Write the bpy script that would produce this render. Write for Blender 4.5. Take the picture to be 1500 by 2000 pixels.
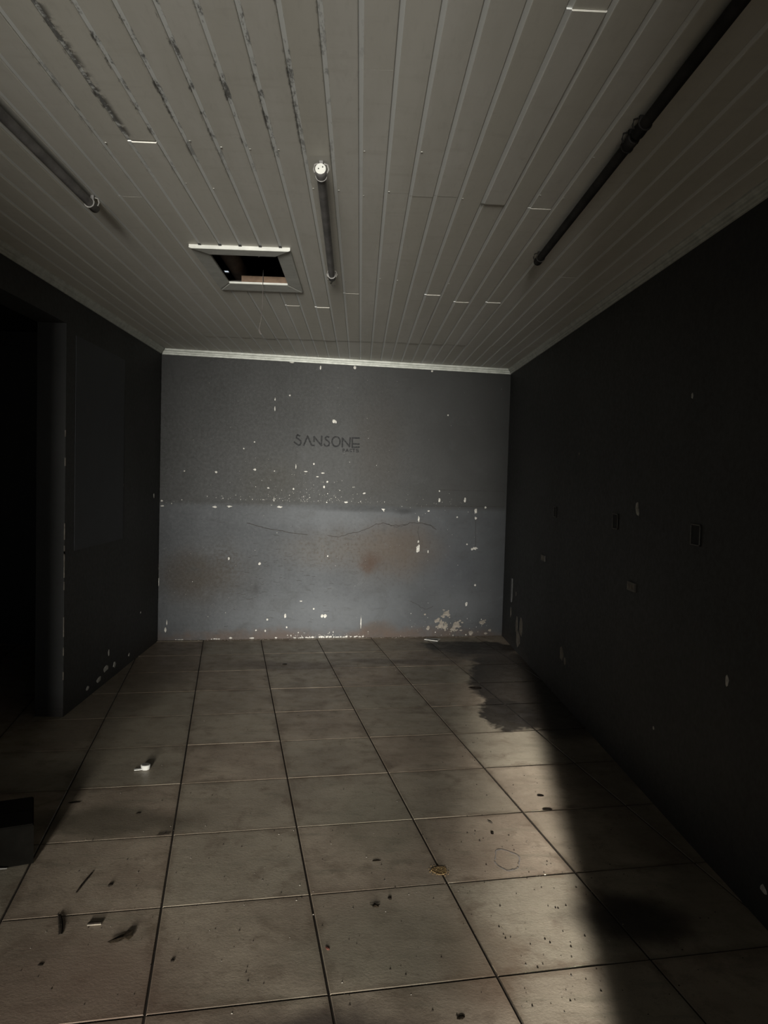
import bpy, math, random
from mathutils import Vector, Matrix
R = math.radians
for o in list(bpy.data.objects): bpy.data.objects.remove(o)
scene = bpy.context.scene
col = scene.collection

# ---------------------------------------------------------------- camera
cam_d = bpy.data.cameras.new('camera'); cam = bpy.data.objects.new('camera', cam_d); col.objects.link(cam)
cam_d.sensor_fit = 'HORIZONTAL'; cam_d.sensor_width = 36.0; cam_d.lens = 1471.37 / 1500 * 36.0
cam_d.clip_start = 0.02; cam_d.clip_end = 100
PITCH, YAW, ROLL = -0.04376, 0.03305, 0.02766
fw = Vector((math.sin(YAW)*math.cos(PITCH), math.cos(YAW)*math.cos(PITCH), math.sin(PITCH)))
rt = Vector((math.cos(YAW), -math.sin(YAW), 0)); up = rt.cross(fw)
r2 = rt*math.cos(ROLL) + up*math.sin(ROLL); u2 = -rt*math.sin(ROLL) + up*math.cos(ROLL)
M = Matrix((r2, u2, -fw)).transposed().to_4x4(); M.translation = (0, 0, 1.5)
cam.matrix_world = M
scene.camera = cam

# ---------------------------------------------------------------- world, daylight, exposure
w = bpy.data.worlds.new('sky'); scene.world = w; w.use_nodes = True
w.node_tree.nodes['Background'].inputs['Color'].default_value = (0.80, 0.90, 1.0, 1)
w.node_tree.nodes['Background'].inputs['Strength'].default_value = 0.7
# daylight from the yard beyond the doorway behind the camera
ld = bpy.data.lights.new('yard_daylight', 'AREA'); ld.shape = 'RECTANGLE'; ld.size = 2.88; ld.size_y = 4.2
ld.energy = 10000; ld.color = (1.0, 0.98, 0.93)
lo = bpy.data.objects.new('yard_daylight', ld); col.objects.link(lo); lo.location = (-0.66, -14.0, 2.10)
lo.rotation_euler = (R(90), 0, 0)
# low sunbeam that slips in along the right jamb of the doorway
sd_ = bpy.data.lights.new('sunbeam', 'AREA'); sd_.shape = 'RECTANGLE'; sd_.size = 0.40; sd_.size_y = 0.85; sd_.spread = R(2.2)
sd_.energy = 10.0; sd_.color = (1.0, 0.97, 0.92)
so = bpy.data.objects.new('sunbeam', sd_); col.objects.link(so); so.location = (-1.79, -14.0, 3.50)
so.rotation_euler = Vector((0.153, 1.0, -0.2)).to_track_quat('-Z', 'Y').to_euler()
vs = scene.view_settings
vs.view_transform = 'Standard'; vs.look = 'None'; vs.gamma = 1.0; vs.exposure = 0.0; vs.use_curve_mapping = False

# ---------------------------------------------------------------- data (metres; wall marks in the back wall's own u, v)
CHIPS = [(0.446, 1.257, 0.0629, 0.0277), (0.474, 1.207, 0.054, 0.0185), (0.605, 1.214, 0.0544, 0.0185), (1.055, 1.218, 0.0512, 0.0188), (0.02, 1.207, 0.0394, 0.0137), (0.015, 1.253, 0.0219, 0.0137), (0.885, 0.695, 0.0231, 0.0235), (1.47, 0.208, 0.0288, 0.0289), (1.499, 0.208, 0.0288, 0.0337), (1.128, 0.211, 0.0188, 0.0381), (0.965, 0.179, 0.0186, 0.0237), (1.392, 0.276, 0.0191, 0.0144), (0.865, 0.081, 0.0139, 0.0142), (0.609, 0.74, 0.0182, 0.028), (0.075, 0.16, 0.0089, 0.0555), (0.063, 0.096, 0.0177, 0.0556), (-0.009, 1.106, 0.0088, 0.1003), (-0.007, 0.658, 0.0088, 0.0642), (-0.001, 0.534, 0.0088, 0.0735), (0.499, -0.008, 0.0909, 0.0141), (0.829, 0.001, 0.0463, 0.0142), (1.048, 0.007, 0.0234, 0.0143), (1.346, -0.002, 0.1145, 0.0144), (1.528, -0.0, 0.1928, 0.0242), (1.673, 0.002, 0.1069, 0.0194), (1.805, 0.005, 0.1273, 0.0195), (1.251, -0.006, 0.0664, 0.0096), (0.184, -0.013, 0.0803, 0.0093), (2.027, 1.223, 0.0393, 0.0579), (1.987, 1.251, 0.0687, 0.0096), (2.372, 1.132, 0.0201, 0.0585), (2.376, 0.854, 0.0402, 0.0686), (2.367, 0.824, 0.0251, 0.0294), (2.935, 1.216, 0.0259, 0.0594), (2.938, 1.147, 0.0259, 0.0297), (2.938, 0.854, 0.057, 0.0298), (2.912, 0.844, 0.0207, 0.0248), (2.466, 1.207, 0.0252, 0.0147), (2.68, 0.217, 0.1026, 0.0647), (2.645, 0.192, 0.041, 0.0348), (2.627, 0.113, 0.0819, 0.1195), (2.58, 0.148, 0.0613, 0.0398), (2.669, 0.102, 0.0513, 0.0698), (2.782, 0.106, 0.1136, 0.09), (2.752, 0.071, 0.0619, 0.07), (3.036, 0.128, 0.068, 0.0554), (2.873, 0.31, 0.0259, 0.04), (2.929, 0.029, 0.0469, 0.0452), (3.076, 0.022, 0.042, 0.0202), (2.496, 0.08, 0.0356, 0.0397), (1.84, 0.141, 0.0098, 0.1266), (1.67, 1.274, 0.0386, 0.0143), (1.842, 1.364, 0.0195, 0.0096), (2.461, 0.214, 0.0203, 0.0198), (2.955, 0.495, 0.0208, 0.02), (2.752, 1.153, 0.0154, 0.0148), (3.033, 1.253, 0.0208, 0.0198), (2.569, 1.312, 0.0203, 0.0391), (2.824, 1.318, 0.0205, 0.0443), (2.566, 1.4, 0.0152, 0.0147), (1.536, 2.019, 0.0381, 0.0283), (1.555, 2.015, 0.0143, 0.0236), (0.994, 2.112, 0.0092, 0.0417), (0.993, 2.196, 0.0092, 0.0278), (1.126, 2.239, 0.0186, 0.0139), (1.401, 2.505, 0.0141, 0.0326), (1.719, 2.523, 0.024, 0.0329), (1.138, 2.537, 0.0417, 0.0139), (2.629, 2.124, 0.0152, 0.0145), (2.459, 2.531, 0.025, 0.0192), (1.101, 1.252, 0.0187, 0.0235), (1.003, 1.274, 0.0093, 0.0656), (1.196, 1.593, 0.0094, 0.0422), (1.396, 1.504, 0.0237, 0.0094), (1.488, 1.46, 0.0191, 0.019), (1.46, 1.412, 0.0143, 0.0284), (1.488, 1.265, 0.0143, 0.0238), (1.837, 1.359, 0.0243, 0.0096), (0.949, 1.389, 0.0231, 0.014), (1.178, 1.386, 0.014, 0.0188), (0.777, 1.255, 0.0229, 0.014), (0.98, 1.24, 0.0417, 0.014), (0.826, 1.554, 0.0275, 0.0186), (1.36, 1.621, 0.0142, 0.0236), (0.482, 1.521, 0.0225, 0.0184), (0.205, 1.522, 0.0133, 0.0137), (1.287, 1.549, 0.0377, 0.0094), (1.443, 1.539, 0.0332, 0.0095), (1.002, 1.545, 0.0139, 0.0093), (0.722, 1.74, 0.0137, 0.0139), (0.817, 1.804, 0.0137, 0.0139), (2.374, 0.912, 0.0151, 0.0245), (2.473, 0.82, 0.0101, 0.0295), (2.859, 0.893, 0.0155, 0.0149), (1.509, 0.769, 0.0144, 0.0144), (1.272, 0.348, 0.0237, 0.0096), (1.145, 0.106, 0.0141, 0.0191), (0.949, 0.075, 0.014, 0.019), (0.636, 0.013, 0.0275, 0.0141), (3.271, 0.014, 0.0318, 0.0304), (3.117, 0.052, 0.0368, 0.0252)]
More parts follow.
